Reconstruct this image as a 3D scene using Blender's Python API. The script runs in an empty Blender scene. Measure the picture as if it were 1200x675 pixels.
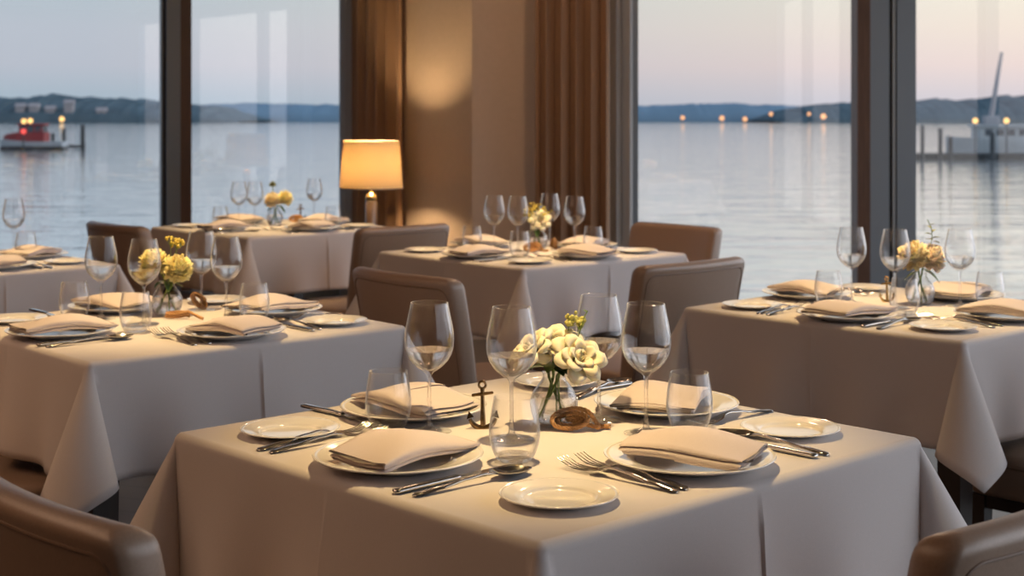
import bpy, math, random
from mathutils import Vector, Matrix
PI = math.pi
rnd = random.Random(7)
SC = bpy.context.scene
COL = SC.collection

# ------------------------------------------------------------------ helpers
def lin(c):
    c = c / 255.0
    return c / 12.92 if c <= 0.04045 else ((c + 0.055) / 1.055) ** 2.4
def srgb(r, g, b):
    return (lin(r), lin(g), lin(b), 1.0)

class MB:
    """collects vertices and faces for ONE mesh"""
    def __init__(s):
        s.v = []; s.f = []
    def add(s, verts, faces):
        o = len(s.v)
        s.v.extend([tuple(p) for p in verts])
        s.f.extend([tuple(i + o for i in f) for f in faces])
        return s
    def box(s, x0, x1, y0, y1, z0, z1, M=None):
        P = [Vector((x, y, z)) for z in (z0, z1) for y in (y0, y1) for x in (x0, x1)]
        if M is not None: P = [M @ p for p in P]
        return s.add(P, [(0, 2, 3, 1), (4, 5, 7, 6), (0, 1, 5, 4), (2, 6, 7, 3), (0, 4, 6, 2), (1, 3, 7, 5)])
    def lathe(s, prof, n=40, M=None, close=False):
        """prof: (r, z) list; r==0 makes a pole"""
        V = []; F = []; rings = []
        for r, z in prof:
            if r <= 1e-7:
                rings.append([len(V)]); V.append(Vector((0, 0, z)))
            else:
                rings.append(list(range(len(V), len(V) + n)))
                for i in range(n):
                    a = 2 * PI * i / n
                    V.append(Vector((r * math.cos(a), r * math.sin(a), z)))
        pairs = list(zip(rings, rings[1:]))
        if close: pairs.append((rings[-1], rings[0]))
        for A, B in pairs:
            for i in range(n):
                j = (i + 1) % n
                if len(A) == 1 and len(B) == 1: continue
                if len(A) == 1: F.append((A[0], B[j], B[i]))
                elif len(B) == 1: F.append((A[i], A[j], B[0]))
                else: F.append((A[i], A[j], B[j], B[i]))
        if M is not None: V = [M @ p for p in V]
        return s.add(V, F)
    def loft(s, rings, cap=True):
        """rings: list of equally long closed loops of points"""
        n = len(rings[0]); V = [p for r in rings for p in r]; F = []
        for k in range(len(rings) - 1):
            for i in range(n):
                j = (i + 1) % n
                F.append((k * n + i, k * n + j, (k + 1) * n + j, (k + 1) * n + i))
        if cap:
            F.append(tuple(reversed(range(n))))
            F.append(tuple((len(rings) - 1) * n + i for i in range(n)))
        return s.add(V, F)
    def tube(s, pts, rad, n=8, cap=True):
        pts = [Vector(p) for p in pts]
        rr = rad if isinstance(rad, (list, tuple)) else [rad] * len(pts)
        t0 = (pts[1] - pts[0]).normalized()
        up = Vector((0, 0, 1)) if abs(t0.z) < 0.9 else Vector((1, 0, 0))
        nx = t0.cross(up).normalized(); rings = []
        for k, p in enumerate(pts):
            t = (pts[min(k + 1, len(pts) - 1)] - pts[max(k - 1, 0)]).normalized()
            nx = (nx - t * nx.dot(t)).normalized(); ny = t.cross(nx)
            rings.append([p + (nx * math.cos(2 * PI * i / n) + ny * math.sin(2 * PI * i / n)) * rr[k] for i in range(n)])
        return s.loft(rings, cap)
    def ball(s, c, r, nu=10, nv=6, sz=1.0):
        c = Vector(c)
        prof = [(r * math.sin(PI * k / nv), -r * sz * math.cos(PI * k / nv)) for k in range(nv + 1)]
        prof[0] = (0, -r * sz); prof[-1] = (0, r * sz)
        return s.lathe(prof, nu, Matrix.Translation(c))
    def grid(s, P):
        nu, nv = len(P), len(P[0])
        return s.add([p for r in P for p in r],
                     [(i * nv + j, (i + 1) * nv + j, (i + 1) * nv + j + 1, i * nv + j + 1) for i in range(nu - 1) for j in range(nv - 1)])
    def mesh(s, name, mat, smooth=True, sharp=None):
        me = bpy.data.meshes.new(name)
        me.from_pydata(s.v, [], s.f); me.validate(); me.update()
        if smooth:
            me.polygons.foreach_set('use_smooth', [True] * len(me.polygons))
            if sharp is not None and hasattr(me, 'set_sharp_from_angle'):
                me.set_sharp_from_angle(angle=math.radians(sharp))
        me.materials.append(mat)
        return me

def link(name, me, parent=None, loc=None, rz=0.0):
    o = bpy.data.objects.new(name, me); COL.objects.link(o)
    if parent is not None: o.parent = parent
    if loc is not None: o.location = loc
    if rz: o.rotation_euler = (0, 0, rz)
    return o
def obj(name, mb, mat, parent=None, loc=None, smooth=True, sharp=40):
    return link(name, mb.mesh(name, mat, smooth, sharp), parent, loc)
def tag(o, label, cat, group=None):
    o['label'] = label; o['category'] = cat
    if group: o['group'] = group
    return o
def thing(name, label, cat, loc=(0, 0, 0), rz=0.0, group=None):
    o = link(name, None, None, loc, rz); o.empty_display_size = .05
    return tag(o, label, cat, group)
def struct(o):
    o['kind'] = 'structure'; return o
def bevel(o, w, seg=2):
    m = o.modifiers.new('bevel', 'BEVEL'); m.width = w; m.segments = seg; m.limit_method = 'ANGLE'; return o
def dup(root, loc, rz, label, group=None, tilt=None):
    def cp(o, parent):
        c = o.copy(); COL.objects.link(c)
        if parent is not None: c.parent = parent
        for ch in [k for k in bpy.data.objects if k.parent == o]: cp(ch, c)
        return c
    r = cp(root, None); r.location = loc; r.rotation_euler = (0, 0, rz)
    if tilt: r.rotation_euler = tilt
    r['label'] = label
    if group: r['group'] = group
    return r

# ------------------------------------------------------------------ materials
def new_mat(name):
    m = bpy.data.materials.new(name); m.use_nodes = True
    nt = m.node_tree; b = nt.nodes['Principled BSDF']
    return m, nt, b
def pbr(name, col, rough=.5, metal=0.0, spec=.5, sheen=0.0, coat=0.0):
    m, nt, b = new_mat(name)
    b.inputs['Base Color'].default_value = (*col[:3], 1); b.inputs['Roughness'].default_value = rough
    b.inputs['Metallic'].default_value = metal; b.inputs['Specular IOR Level'].default_value = spec
    b.inputs['Sheen Weight'].default_value = sheen; b.inputs['Coat Weight'].default_value = coat
    if name == 'brown_leather': b.inputs['Coat Roughness'].default_value = .38
    return m
def add_noise(m, scale, c2, bump=0.0, detail=3.0, stretch=None, lo=.35, hi=.65, dist=.002):
    nt = m.node_tree; b = nt.nodes['Principled BSDF']
    tc = nt.nodes.new('ShaderNodeTexCoord'); no = nt.nodes.new('ShaderNodeTexNoise')
    no.inputs['Scale'].default_value = scale; no.inputs['Detail'].default_value = detail
    src = tc.outputs['Object']
    if stretch:
        mp = nt.nodes.new('ShaderNodeMapping'); mp.inputs['Scale'].default_value = stretch
        nt.links.new(src, mp.inputs['Vector']); src = mp.outputs['Vector']
    nt.links.new(src, no.inputs['Vector'])
    cr = nt.nodes.new('ShaderNodeValToRGB')
    cr.color_ramp.elements[0].position = lo; cr.color_ramp.elements[1].position = hi
    cr.color_ramp.elements[0].color = b.inputs['Base Color'].default_value[:]
    cr.color_ramp.elements[1].color = (*c2[:3], 1)
    nt.links.new(no.outputs['Fac'], cr.inputs['Fac']); nt.links.new(cr.outputs['Color'], b.inputs['Base Color'])
    if bump:
        bp = nt.nodes.new('ShaderNodeBump'); bp.inputs['Strength'].default_value = bump; bp.inputs['Distance'].default_value = dist
        nt.links.new(no.outputs['Fac'], bp.inputs['Height']); nt.links.new(bp.outputs['Normal'], b.inputs['Normal'])
    return m
def glass(name, ior=1.45, clear=.4, tint=(1, 1, 1)):
    m = bpy.data.materials.new(name); m.use_nodes = True; nt = m.node_tree
    nt.nodes.remove(nt.nodes['Principled BSDF']); out = nt.nodes['Material Output']
    g = nt.nodes.new('ShaderNodeBsdfGlass'); g.inputs['IOR'].default_value = ior; g.inputs['Roughness'].default_value = 0.0
    g.inputs['Color'].default_value = (*tint, 1)
    t = nt.nodes.new('ShaderNodeBsdfTransparent'); t.inputs['Color'].default_value = (*tint, 1)
    mx = nt.nodes.new('ShaderNodeMixShader'); mx.inputs[0].default_value = clear
    nt.links.new(g.outputs[0], mx.inputs[1]); nt.links.new(t.outputs[0], mx.inputs[2]); nt.links.new(mx.outputs[0], out.inputs['Surface'])
    return m
def shell_mat(name):
    m = bpy.data.materials.new(name); m.use_nodes = True; nt = m.node_tree
    nt.nodes.remove(nt.nodes['Principled BSDF']); out = nt.nodes['Material Output']
    g = nt.nodes.new('ShaderNodeBsdfGlossy'); g.inputs['Roughness'].default_value = 0.0
    t = nt.nodes.new('ShaderNodeBsdfTransparent'); t.inputs['Color'].default_value = (.985, .985, .985, 1)
    lw = nt.nodes.new('ShaderNodeLayerWeight'); lw.inputs['Blend'].default_value = .5
    pw = nt.nodes.new('ShaderNodeMath'); pw.operation = 'POWER'; pw.inputs[1].default_value = 3.0
    nt.links.new(lw.outputs['Facing'], pw.inputs[0])
    ma = nt.nodes.new('ShaderNodeMath'); ma.operation = 'MULTIPLY_ADD'; ma.inputs[1].default_value = .92; ma.inputs[2].default_value = .030
    nt.links.new(pw.outputs[0], ma.inputs[0])
    mx = nt.nodes.new('ShaderNodeMixShader'); nt.links.new(ma.outputs[0], mx.inputs[0])
    nt.links.new(t.outputs[0], mx.inputs[1]); nt.links.new(g.outputs[0], mx.inputs[2])
    df = nt.nodes.new('ShaderNodeBsdfDiffuse'); df.inputs['Color'].default_value = (.9, .9, .9, 1)  # white edge diffuse stands in for light the rims would catch
    p2 = nt.nodes.new('ShaderNodeMath'); p2.operation = 'POWER'; p2.inputs[1].default_value = 4.5; nt.links.new(lw.outputs['Facing'], p2.inputs[0])
    m2 = nt.nodes.new('ShaderNodeMath'); m2.operation = 'MULTIPLY'; m2.inputs[1].default_value = .62; nt.links.new(p2.outputs[0], m2.inputs[0])
    mx2 = nt.nodes.new('ShaderNodeMixShader'); nt.links.new(m2.outputs[0], mx2.inputs[0])
    nt.links.new(mx.outputs[0], mx2.inputs[1]); nt.links.new(df.outputs[0], mx2.inputs[2]); nt.links.new(mx2.outputs[0], out.inputs['Surface'])
    return m
def pane_mat(name, refl):
    m = bpy.data.materials.new(name); m.use_nodes = True; nt = m.node_tree
    nt.nodes.remove(nt.nodes['Principled BSDF']); out = nt.nodes['Material Output']
    g = nt.nodes.new('ShaderNodeBsdfGlossy'); g.inputs['Roughness'].default_value = 0.0
    t = nt.nodes.new('ShaderNodeBsdfTransparent'); t.inputs['Color'].default_value = (.985, .995, .99, 1)
    mx = nt.nodes.new('ShaderNodeMixShader'); mx.inputs[0].default_value = refl
    nt.links.new(t.outputs[0], mx.inputs[1]); nt.links.new(g.outputs[0], mx.inputs[2]); nt.links.new(mx.outputs[0], out.inputs['Surface'])
    return m
def emit(name, col, s):
    m = bpy.data.materials.new(name); m.use_nodes = True; nt = m.node_tree
    nt.nodes.remove(nt.nodes['Principled BSDF'])
    e = nt.nodes.new('ShaderNodeEmission'); e.inputs['Color'].default_value = (*col[:3], 1); e.inputs['Strength'].default_value = s
    nt.links.new(e.outputs[0], nt.nodes['Material Output'].inputs['Surface'])
    return m

M = {}
M['cloth'] = add_noise(pbr('table_linen', (.68, .625, .61), .85, spec=.2, sheen=.15), 900, (.62, .58, .56), bump=.06, dist=.0006)
M['napkin'] = add_noise(pbr('napkin_linen', (.60, .515, .485), .9, spec=.2, sheen=.2), 700, (.56, .475, .445), bump=.12, dist=.0006)
M['china'] = pbr('white_china', (.80, .77, .74), .10, spec=.55, coat=.3)
M['steel'] = pbr('polished_steel', (.56, .54, .51), .11, metal=1)
M['bronze'] = add_noise(pbr('aged_bronze', (.26, .17, .085), .27, metal=1), 120, (.17, .105, .05), bump=.15)
M['gold'] = pbr('brass', (.62, .40, .16), .25, metal=1)
M['rope'] = add_noise(pbr('rope_fibre', (.56, .31, .13), .8), 500, (.42, .21, .08), bump=.5, stretch=(1, 1, 1))
M['leather'] = add_noise(pbr('brown_leather', (.350, .240, .170), .42, spec=.6, coat=.4), 260, (.315, .215, .150), bump=.10, dist=.001)
M['pipe'] = pbr('leather_piping', (.21, .135, .092), .45)
M['darkwood'] = add_noise(pbr('dark_wood', (.022, .016, .013), .45), 12, (.03, .02, .015), stretch=(6, 6, 1))
M['glass'] = glass('clear_glass', 1.45, .60)
M['water_glass'] = glass('clear_water', 1.33, .48)
M['shell'] = shell_mat('thin_glass')
M['pane'] = pane_mat('window_glass', .085)
M['frame'] = pbr('charcoal_aluminium', (.21, .25, .29), .45, metal=.1)
M['framelight'] = pbr('pale_gasket', (.30, .33, .35), .4)
M['framedark'] = pbr('black_gasket', (.012, .013, .015), .5)
M['framewood'] = add_noise(pbr('brown_trim_wood', (.12, .062, .036), .5), 9, (.09, .045, .026), stretch=(8, 8, .6))
M['drape'] = add_noise(pbr('brown_drape', (.33, .21, .135), .9, sheen=.1, spec=.1), 300, (.29, .18, .115), bump=.1)
M['sheer'] = None
M['plaster'] = add_noise(pbr('beige_plaster', (.58, .47, .38), .85, spec=.2), 30, (.56, .455, .365), bump=.04)
M['wallbrown'] = add_noise(pbr('brown_wall', (.20, .12, .075), .7), 20, (.17, .10, .065))
M['ceil'] = pbr('ceiling_paint', (.46, .36, .28), .9)
M['stem'] = add_noise(pbr('green_stem', (.20, .30, .065), .5), 60, (.15, .23, .05))
M['leaf'] = add_noise(pbr('green_leaf', (.085, .17, .04), .45), 80, (.055, .12, .028), bump=.2)
M['leafpale'] = pbr('olive_leaf', (.22, .23, .08), .5)

def petal_mat(name, c1, c2):
    m = pbr(name, c1, .6, spec=.25, sheen=.2); add_noise(m, 45, c2, lo=.3, hi=.7)
    nt = m.node_tree; b = nt.nodes['Principled BSDF']
    b.inputs['Subsurface Weight'].default_value = 0.25; b.inputs['Subsurface Radius'].default_value = (.01, .007, .003)
    b.inputs['Subsurface Scale'].default_value = .4
    return m
M['cream'] = petal_mat('cream_petal', (.92, .85, .66), (.90, .80, .54))
M['yellow'] = petal_mat('pale_yellow_petal', (.86, .77, .42), (.84, .71, .30))
M['peach'] = petal_mat('peach_petal', (.82, .73, .53), (.80, .66, .43))
M['pink'] = petal_mat('pink_peach_petal', (.88, .72, .64), (.88, .74, .58))
M['bud'] = pbr('yellow_bud', (.62, .48, .08), .6)
M['budgreen'] = pbr('green_yellow_bud', (.50, .48, .14), .6)

def sheer_mat():
    m = bpy.data.materials.new('sheer_fabric'); m.use_nodes = True; nt = m.node_tree
    nt.nodes.remove(nt.nodes['Principled BSDF'])
    d = nt.nodes.new('ShaderNodeBsdfDiffuse'); d.inputs['Color'].default_value = (.62, .60, .58, 1)
    t = nt.nodes.new('ShaderNodeBsdfTranslucent'); t.inputs['Color'].default_value = (.60, .58, .56, 1)
    mx = nt.nodes.new('ShaderNodeMixShader'); mx.inputs[0].default_value = .45
    nt.links.new(d.outputs[0], mx.inputs[1]); nt.links.new(t.outputs[0], mx.inputs[2]); nt.links.new(mx.outputs[0], nt.nodes['Material Output'].inputs['Surface'])
    return m
M['sheer'] = sheer_mat()
def shade_mat():
    m = bpy.data.materials.new('lampshade_linen'); m.use_nodes = True; nt = m.node_tree
    nt.nodes.remove(nt.nodes['Principled BSDF'])
    d = nt.nodes.new('ShaderNodeBsdfDiffuse'); d.inputs['Color'].default_value = (.85, .78, .62, 1)
    t = nt.nodes.new('ShaderNodeBsdfTranslucent'); t.inputs['Color'].default_value = (.082, .053, .0225, 1)
    mx = nt.nodes.new('ShaderNodeMixShader'); mx.inputs[0].default_value = .6
    nt.links.new(d.outputs[0], mx.inputs[1]); nt.links.new(t.outputs[0], mx.inputs[2]); nt.links.new(mx.outputs[0], nt.nodes['Material Output'].inputs['Surface'])
    return m
M['shade'] = shade_mat()

def floor_mat():
    m, nt, b = new_mat('dark_plank_floor')
    tc = nt.nodes.new('ShaderNodeTexCoord'); mp = nt.nodes.new('ShaderNodeMapping')
    mp.inputs['Rotation'].default_value = (0, 0, math.radians(20))
    br = nt.nodes.new('ShaderNodeTexBrick'); br.inputs['Scale'].default_value = 1.0
    br.inputs['Brick Width'].default_value = 1.6; br.inputs['Row Height'].default_value = .14; br.inputs['Mortar Size'].default_value = .004
    br.inputs['Color1'].default_value = (.050, .042, .040, 1); br.inputs['Color2'].default_value = (.070, .060, .055, 1); br.inputs['Mortar'].default_value = (.02, .016, .014, 1)
    nt.links.new(tc.outputs['Object'], mp.inputs['Vector']); nt.links.new(mp.outputs[0], br.inputs['Vector'])
    nt.links.new(br.outputs['Color'], b.inputs['Base Color']); b.inputs['Roughness'].default_value = .32
    return m
M['floor'] = floor_mat()

# ------------------------------------------------------------------ camera
HZ = 138.0; F = 1697.0
cam = bpy.data.cameras.new('camera'); co = bpy.data.objects.new('camera', cam); COL.objects.link(co)
co.location = (0, 0, 1.30); co.rotation_euler = (PI / 2, 0, 0)
cam.sensor_width = 36; cam.lens = F / 1200 * 36; cam.shift_y = -(337.5 - HZ) / 1200
cam.clip_start = .05; cam.clip_end = 9000
cam.dof.use_dof = True; cam.dof.focus_distance = 2.55; cam.dof.aperture_fstop = 6.6
SC.camera = co

# ------------------------------------------------------------------ room shell
TOP = 3.0
def wallseg(name, pts, mat, z0=0.0, z1=TOP, th=.12):
    """a run of wall whose inner face follows pts (x, y); thickness goes to the left of the walking direction"""
    mb = MB()
    for (ax, ay), (bx, by) in zip(pts, pts[1:]):
        d = Vector((bx - ax, by - ay, 0)).normalized(); n = Vector((-d.y, d.x, 0)) * th
        P = [Vector((ax, ay, z0)), Vector((bx, by, z0)), Vector((bx, by, z0)) + n, Vector((ax, ay, z0)) + n]
        mb.add(P + [p + Vector((0, 0, z1 - z0)) for p in P], [(0, 3, 2, 1), (4, 5, 6, 7), (0, 1, 5, 4), (1, 2, 6, 5), (2, 3, 7, 6), (3, 0, 4, 7)])
    return struct(obj(name, mb, mat, smooth=False))
nA = Vector((-.35, .9367, 0)); dA = Vector((.9367, .35, 0)); cA = 10.37
def ptA(px):                      # where the sight line of pixel column px meets the left glass wall
    k = (px - 600) / F
    y = cA / (.9367 - .35 * k); return Vector((k * y, y, 0))
YB = 8.5
def ptB(px): return Vector(((px - 600) / F * YB, YB, 0))
XR, XL, YN = 3.55, -4.6, -2.2
A0 = Vector((XL, (cA + .35 * XL) / .9367, 0)); A1 = ptA(404)
P1 = Vector((-.68, 9.09, 0)); P2 = Vector((-.235, 8.5, 0))
floor_pts = [(XL, YN), (XR, YN), (XR, YB + .1), (P2.x, YB + .1), (P1.x, P1.y + .1), (A1.x, A1.y + .05), (A0.x, A0.y + .05)]
mb = MB(); n = len(floor_pts)
mb.add([(x, y, 0) for x, y in floor_pts] + [(x, y, -.15) for x, y in floor_pts], [tuple(range(n)), tuple(reversed(range(n, 2 * n)))] + [(i, i + n, (i + 1) % n + n, (i + 1) % n) for i in range(n)])
struct(obj('floor', mb, M['floor'], smooth=False))
mb = MB(); mb.add([(x, y, TOP + .15) for x, y in floor_pts] + [(x, y, TOP) for x, y in floor_pts], [tuple(range(n)), tuple(reversed(range(n, 2 * n)))] + [(i, i + n, (i + 1) % n + n, (i + 1) % n) for i in range(n)])
struct(obj('ceiling', mb, M['ceil'], smooth=False))
wallseg('wall_left', [(XL, YN), (XL, A0.y)][::1], M['wallbrown'])
wallseg('wall_front', [(XR, YN), (XL, YN)][::-1], M['wallbrown'], th=-.12)
# the plaster pier between the two glass walls: lit face, front face, and the return behind the drapes
wallseg('wall_pier', [(A1.x, A1.y), (P1.x, P1.y), (P2.x, P2.y), (ptB(741).x, YB)], M['plaster'])

def glazing(name, p0, p1, z0, z1, fr=.045, dep=.10, extra=None, pane=True, stile=(1, 1)):
    """a window from p0 to p1: an Empty with frame and pane children"""
    d = (p1 - p0); L = d.length; ang = math.atan2(d.y, d.x)
    e = link(name, None, None, (p0.x, p0.y, 0), ang); struct(e)
    mb = MB()
    mb.box(0, L, -dep / 2, dep / 2, z0, z0 + fr * 1.6); mb.box(0, L, -dep / 2, dep / 2, z1 - fr, z1)
    if stile[0]: mb.box(0, fr * stile[0], -dep / 2, dep / 2, z0 + fr * 1.6, z1 - fr)
    if stile[1]: mb.box(L - fr * stile[1], L, -dep / 2, dep / 2, z0 + fr * 1.6, z1 - fr)
    obj('window_frame', mb, M['frame'], e, smooth=False)
    a = fr * stile[0]; b = L - fr * stile[1]
    obj('pane', MB().box(a - .004, b + .004, -.004, .004, z0 + fr * 1.6 - .004, z1 - fr + .004), M['pane'], e, smooth=False)
    return e
ZS = .08
glazing('window_1', A0, ptA(193), ZS, TOP, fr=.03)
glazing('window_2', ptA(215), ptA(404), ZS, TOP, fr=.03)
glazing('window_3', ptB(739), ptB(1008), ZS, TOP, fr=.04)
glazing('window_4', ptB(1064), Vector((XR, YB, 0)), ZS, TOP, fr=.03)
# left post
def post(name, p, ang, boxes):
    e = struct(link(name, None, None, (p.x, p.y, 0), ang))
    for nm, x0, x1, y0, y1, mat in boxes:
        obj(nm, MB().box(x0, x1, y0, y1, 0, TOP), M[mat], e, smooth=False)
    return e
angA = math.atan2(dA.y, dA.x)
pa = ptA(193); w = (ptA(222) - pa).length; s1 = (ptA(209) - pa).length
post('trim_1', pa, angA, [('post_face', 0, s1, -.11, .06, 'frame'), ('wood_face', s1, w, -.105, .06, 'framewood'), ('gasket', -.012, 0, -.075, .06, 'framedark')])
pb = ptB(1000)
q = lambda px: (ptB(px) - pb).length
post('trim_2', pb, 0, [('wood_face', 0, q(1015), -.10, .06, 'framewood'), ('post_face', q(1015), q(1037), -.10, .06, 'frame'), ('gasket', q(1037), q(1041), -.085, .06, 'framedark'),
                       ('bead', q(1041), q(1044), -.10, .06, 'framelight'), ('gasket', q(1044), q(1046), -.085, .06, 'framedark'), ('post_face', q(1046), q(1068), -.10, .06, 'frame')])
mb = MB(); mb.box(A0.x, A1.x, 0, .01, 0, 0)
# low kerb under the glass
def kerb(name, p0, p1):
    d = p1 - p0
    o = obj(name, MB().box(0, d.length, -.07, .07, 0, ZS), M['frame'], None, (p0.x, p0.y, 0), smooth=False)
    o.rotation_euler = (0, 0, math.atan2(d.y, d.x)); return struct(o)
kerb('baseboard_left', A0, A1); kerb('baseboard_back', ptB(739), Vector((XR, YB, 0)))
# right-hand side: a glazed wall that lets in the evening sky
R0, R1 = Vector((XR, YB, 0)), Vector((XR, YN, 0))
ys = [YB, 6.2, 3.9, 1.6, -.4, YN]
for k in range(5):
    glazing('window_%d' % (5 + k), Vector((XR, ys[k] - .04, 0)), Vector((XR, ys[k + 1] + .04, 0)), .06, 2.85, fr=.05)
wallseg('wall_right', [(XR, YN), (XR, YB)], M['wallbrown'], 0, .06, th=-.12)
wallseg('trim_3', [(XR, YN), (XR, YB)], M['wallbrown'], 2.85, TOP, th=-.12)

# ------------------------------------------------------------------ curtains
def curtain(name, label, p0, p1, mat, pleats, amp, z0=.02, z1=TOP - .03, seed=1, th=.006):
    r = random.Random(seed); d = (p1 - p0); L = d.length; d = d / L; nrm = Vector((-d.y, d.x, 0))
    N = pleats * 10; cols = []
    ph = [r.uniform(-.35, .35) for _ in range(pleats + 2)]; am = [r.uniform(.7, 1.2) for _ in range(pleats + 2)]
    for i in range(N + 1):
        s = i / N; k = s * pleats; a = int(k); fr_ = k - a
        pp = ph[a] * (1 - fr_) + ph[a + 1] * fr_; aa = am[a] * (1 - fr_) + am[a + 1] * fr_
        c = []
        for j in range(7):
            v = j / 6
            y = amp * aa * math.sin(2 * PI * k + pp * (1 + v)) * (1 - .15 * v)
            x = s * L + .25 * amp * math.sin(4 * PI * k + pp)
            p = p0 + d * x + nrm * y; c.append(Vector((p.x, p.y, z0 + (z1 - z0) * v)))
        cols.append(c)
    o = obj(name, MB().grid(cols), mat, sharp=None)
    m = o.modifiers.new('thick', 'SOLIDIFY'); m.thickness = th; m.offset = 0
    return tag(o, label, 'curtain')
def at(px, y): return Vector(((px - 600) / F * y, y, 0))
curtain('drape', 'brown pleated drape behind the lit table lamp', at(414, 9.75), at(474, 9.0), M['drape'], 5, .035, seed=3)
curtain('sheer_curtain', 'narrow pale sheer curtain edge beside the drape behind the lamp', at(399, 10.1), at(415, 9.85), M['sheer'], 2, .02, seed=4)
curtain('drape', 'tall taupe brown drape hanging behind the table with the cream rose', at(628, 8.28), at(715, 8.22), M['drape'], 5, .045, seed=8)
curtain('sheer_curtain', 'grey white sheer curtain between the tall taupe drape and the window glass', at(711, 8.36), at(741, 8.36), M['sheer'], 2, .03, seed=6)

# ------------------------------------------------------------------ table with cloth
TABLES = {'front': (.057, 2.515, 43.2, .463), 'mums': (-.908, 3.88, 41.0, .45), 'edge': (-2.10, 5.475, 42.0, .45),
          'lamp': (-1.193, 7.286, 43.0, .45), 'rose': (.08, 5.92, 41.2, .45), 'peach': (1.128, 4.193, 43.5, .45)}
TZ = .75
def cloth_mesh(h, drop=.285, seed=1, crease=True):
    r = random.Random(seed); rho = .016
    fcone = .90; alpha = math.asin(.25 / fcone)
    quarter = PI / 2 * rho
    rs = [quarter * k / 4 for k in range(5)] + [quarter + (drop - quarter) * k / 14 for k in range(1, 15)]
    NS, NC = 72, 28
    mb = MB(); loops = []     # each loop element: list of points down the drop
    inner = []
    corners = [(-1, -1), (1, -1), (1, 1), (-1, 1)]
    sides = [((0, -1), (1, 0)), ((1, 0), (0, 1)), ((0, 1), (-1, 0)), ((-1, 0), (0, -1))]   # outward normal, running direction
    cone_par = [(alpha * r.uniform(.72, .88), r.uniform(-.14, .14)) for _ in range(4)]
    def cone_dir(ci, u):       # u in 0..1 around the corner
        cx, cy = corners[ci]; o = Vector((cx, cy, 0)).normalized(); beta, roll = cone_par[ci]
        t = Vector((-o.y, o.x, 0))
        ax = o * math.sin(beta) + Vector((0, 0, -1)) * math.cos(beta) + t * roll * .35
        ax.normalize()
        oo = (o - ax * o.dot(ax)).normalized(); tt = ax.cross(oo); tt = tt if tt.dot(t) > 0 else -tt
        psi = (u * 2 - 1) * PI * fcone
        return (ax * math.cos(alpha) + (oo * math.cos(psi) + tt * math.sin(psi)) * math.sin(alpha)).normalized()
    ww = [[(r.uniform(.5, 1.3), r.uniform(0, 6.28)) for _ in range(3)] for _ in range(4)]
    cols = []
    hh = h - rho
    for k in range(4):
        (nx, ny), (dx, dy) = sides[k]
        N = Vector((nx, ny, 0)); D = Vector((dx, dy, 0))
        d0 = cone_dir(k, 1.0); d1 = cone_dir((k + 1) % 4, 0.0)
        sset = sorted(set([i / NS for i in range(NS + 1)] + ([.5 - .004, .5 + .004, .5 + .012, .5 - .012] if crease else [])))
        for s in sset:
            base = N * hh + D * (hh * (2 * s - 1))
            w0 = max(0, 1 - s / .26) ** 2; w1 = max(0, 1 - (1 - s) / .26) ** 2
            col = []
            for rr in rs:
                a = min(rr, quarter) / rho
                p = base + N * rho * math.sin(a) - Vector((0, 0, rho * (1 - math.cos(a))))
                q_ = max(0, rr - quarter)
                if q_ > 0:
                    flare = .05 * q_ + sum(aa * .017 * math.sin((j + 1.4) * PI * 2 * s + ph) for j, (aa, ph) in enumerate(ww[k])) * (q_ / drop) ** 1.3
                    plain = (Vector((0, 0, -1)) + N * (flare / max(q_, .01))).normalized()
                    dr = (plain * (1 - w0) * (1 - w1) + d0 * w0 + d1 * w1).normalized()
                    p = p + dr * q_
                    if crease:
                        g = s - .5
                        st = .0042 * math.exp(-abs(g) / .030) * (1 if g > -.002 else -.3) * min(1, q_ / .05)
                        p = p + N * st
                col.append(p)
            cols.append(col)
        ci = (k + 1) % 4
        apex = Vector((corners[ci][0] * hh, corners[ci][1] * hh, 0))
        n2 = Vector((*sides[ci][0], 0))
        for i in range(1, NC):
            u = i / NC; hd = (N * math.cos(u * PI / 2) + n2 * math.sin(u * PI / 2))
            # the flat cloth is longer towards the diagonal
            stretch = 1 / max(math.cos((u - 0) * PI / 2), math.sin(u * PI / 2), .7072)
            dr = cone_dir(ci, u); col = []
            for rr in rs:
                a = min(rr, quarter) / rho
                p = apex + hd * rho * math.sin(a) - Vector((0, 0, rho * (1 - math.cos(a))))
                q_ = max(0, rr - quarter)
                if q_ > 0:
                    p = p + dr * (q_ * (1 + (stretch - 1) * min(1, q_ / drop * 1.0)))
                col.append(p)
            cols.append(col)
    n = len(cols); m = len(rs)
    V = [p for c in cols for p in c]
    Fc = [(i * m + j, i * m + j + 1, ((i + 1) % n) * m + j + 1, ((i + 1) % n) * m + j) for i in range(n) for j in range(m - 1)]
    Fc.append(tuple(i * m for i in range(n)))
    mb.add(V, Fc)
    return mb
def local(t, a, b, z=0.0):
    cx, cy, an, h = TABLES[t]; an = math.radians(an)
    return Vector((cx + a * math.cos(an) - b * math.sin(an), cy + a * math.sin(an) + b * math.cos(an), TZ + z))
TLAB = {'front': ('large front dining table under its pale cloth', 'pale cloth on the front table, with plates, anchor and cream roses'),
        'mums': ('table under the cloth holding the yellow mums', 'pale cloth under the yellow mums at left, corner flap hanging'),
        'edge': ('table cut off by the far left picture edge', 'pale cloth on the table cut off by the left picture edge'),
        'lamp': ('table beside the lit lamp near the left window', 'pale cloth on the table beside the lit lamp'),
        'rose': ('back middle table with the single cream rose', 'pale cloth on the back middle table with a single cream rose'),
        'peach': ('window table carrying the peach flowers', 'pale cloth under the peach flowers by the right window')}
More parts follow.
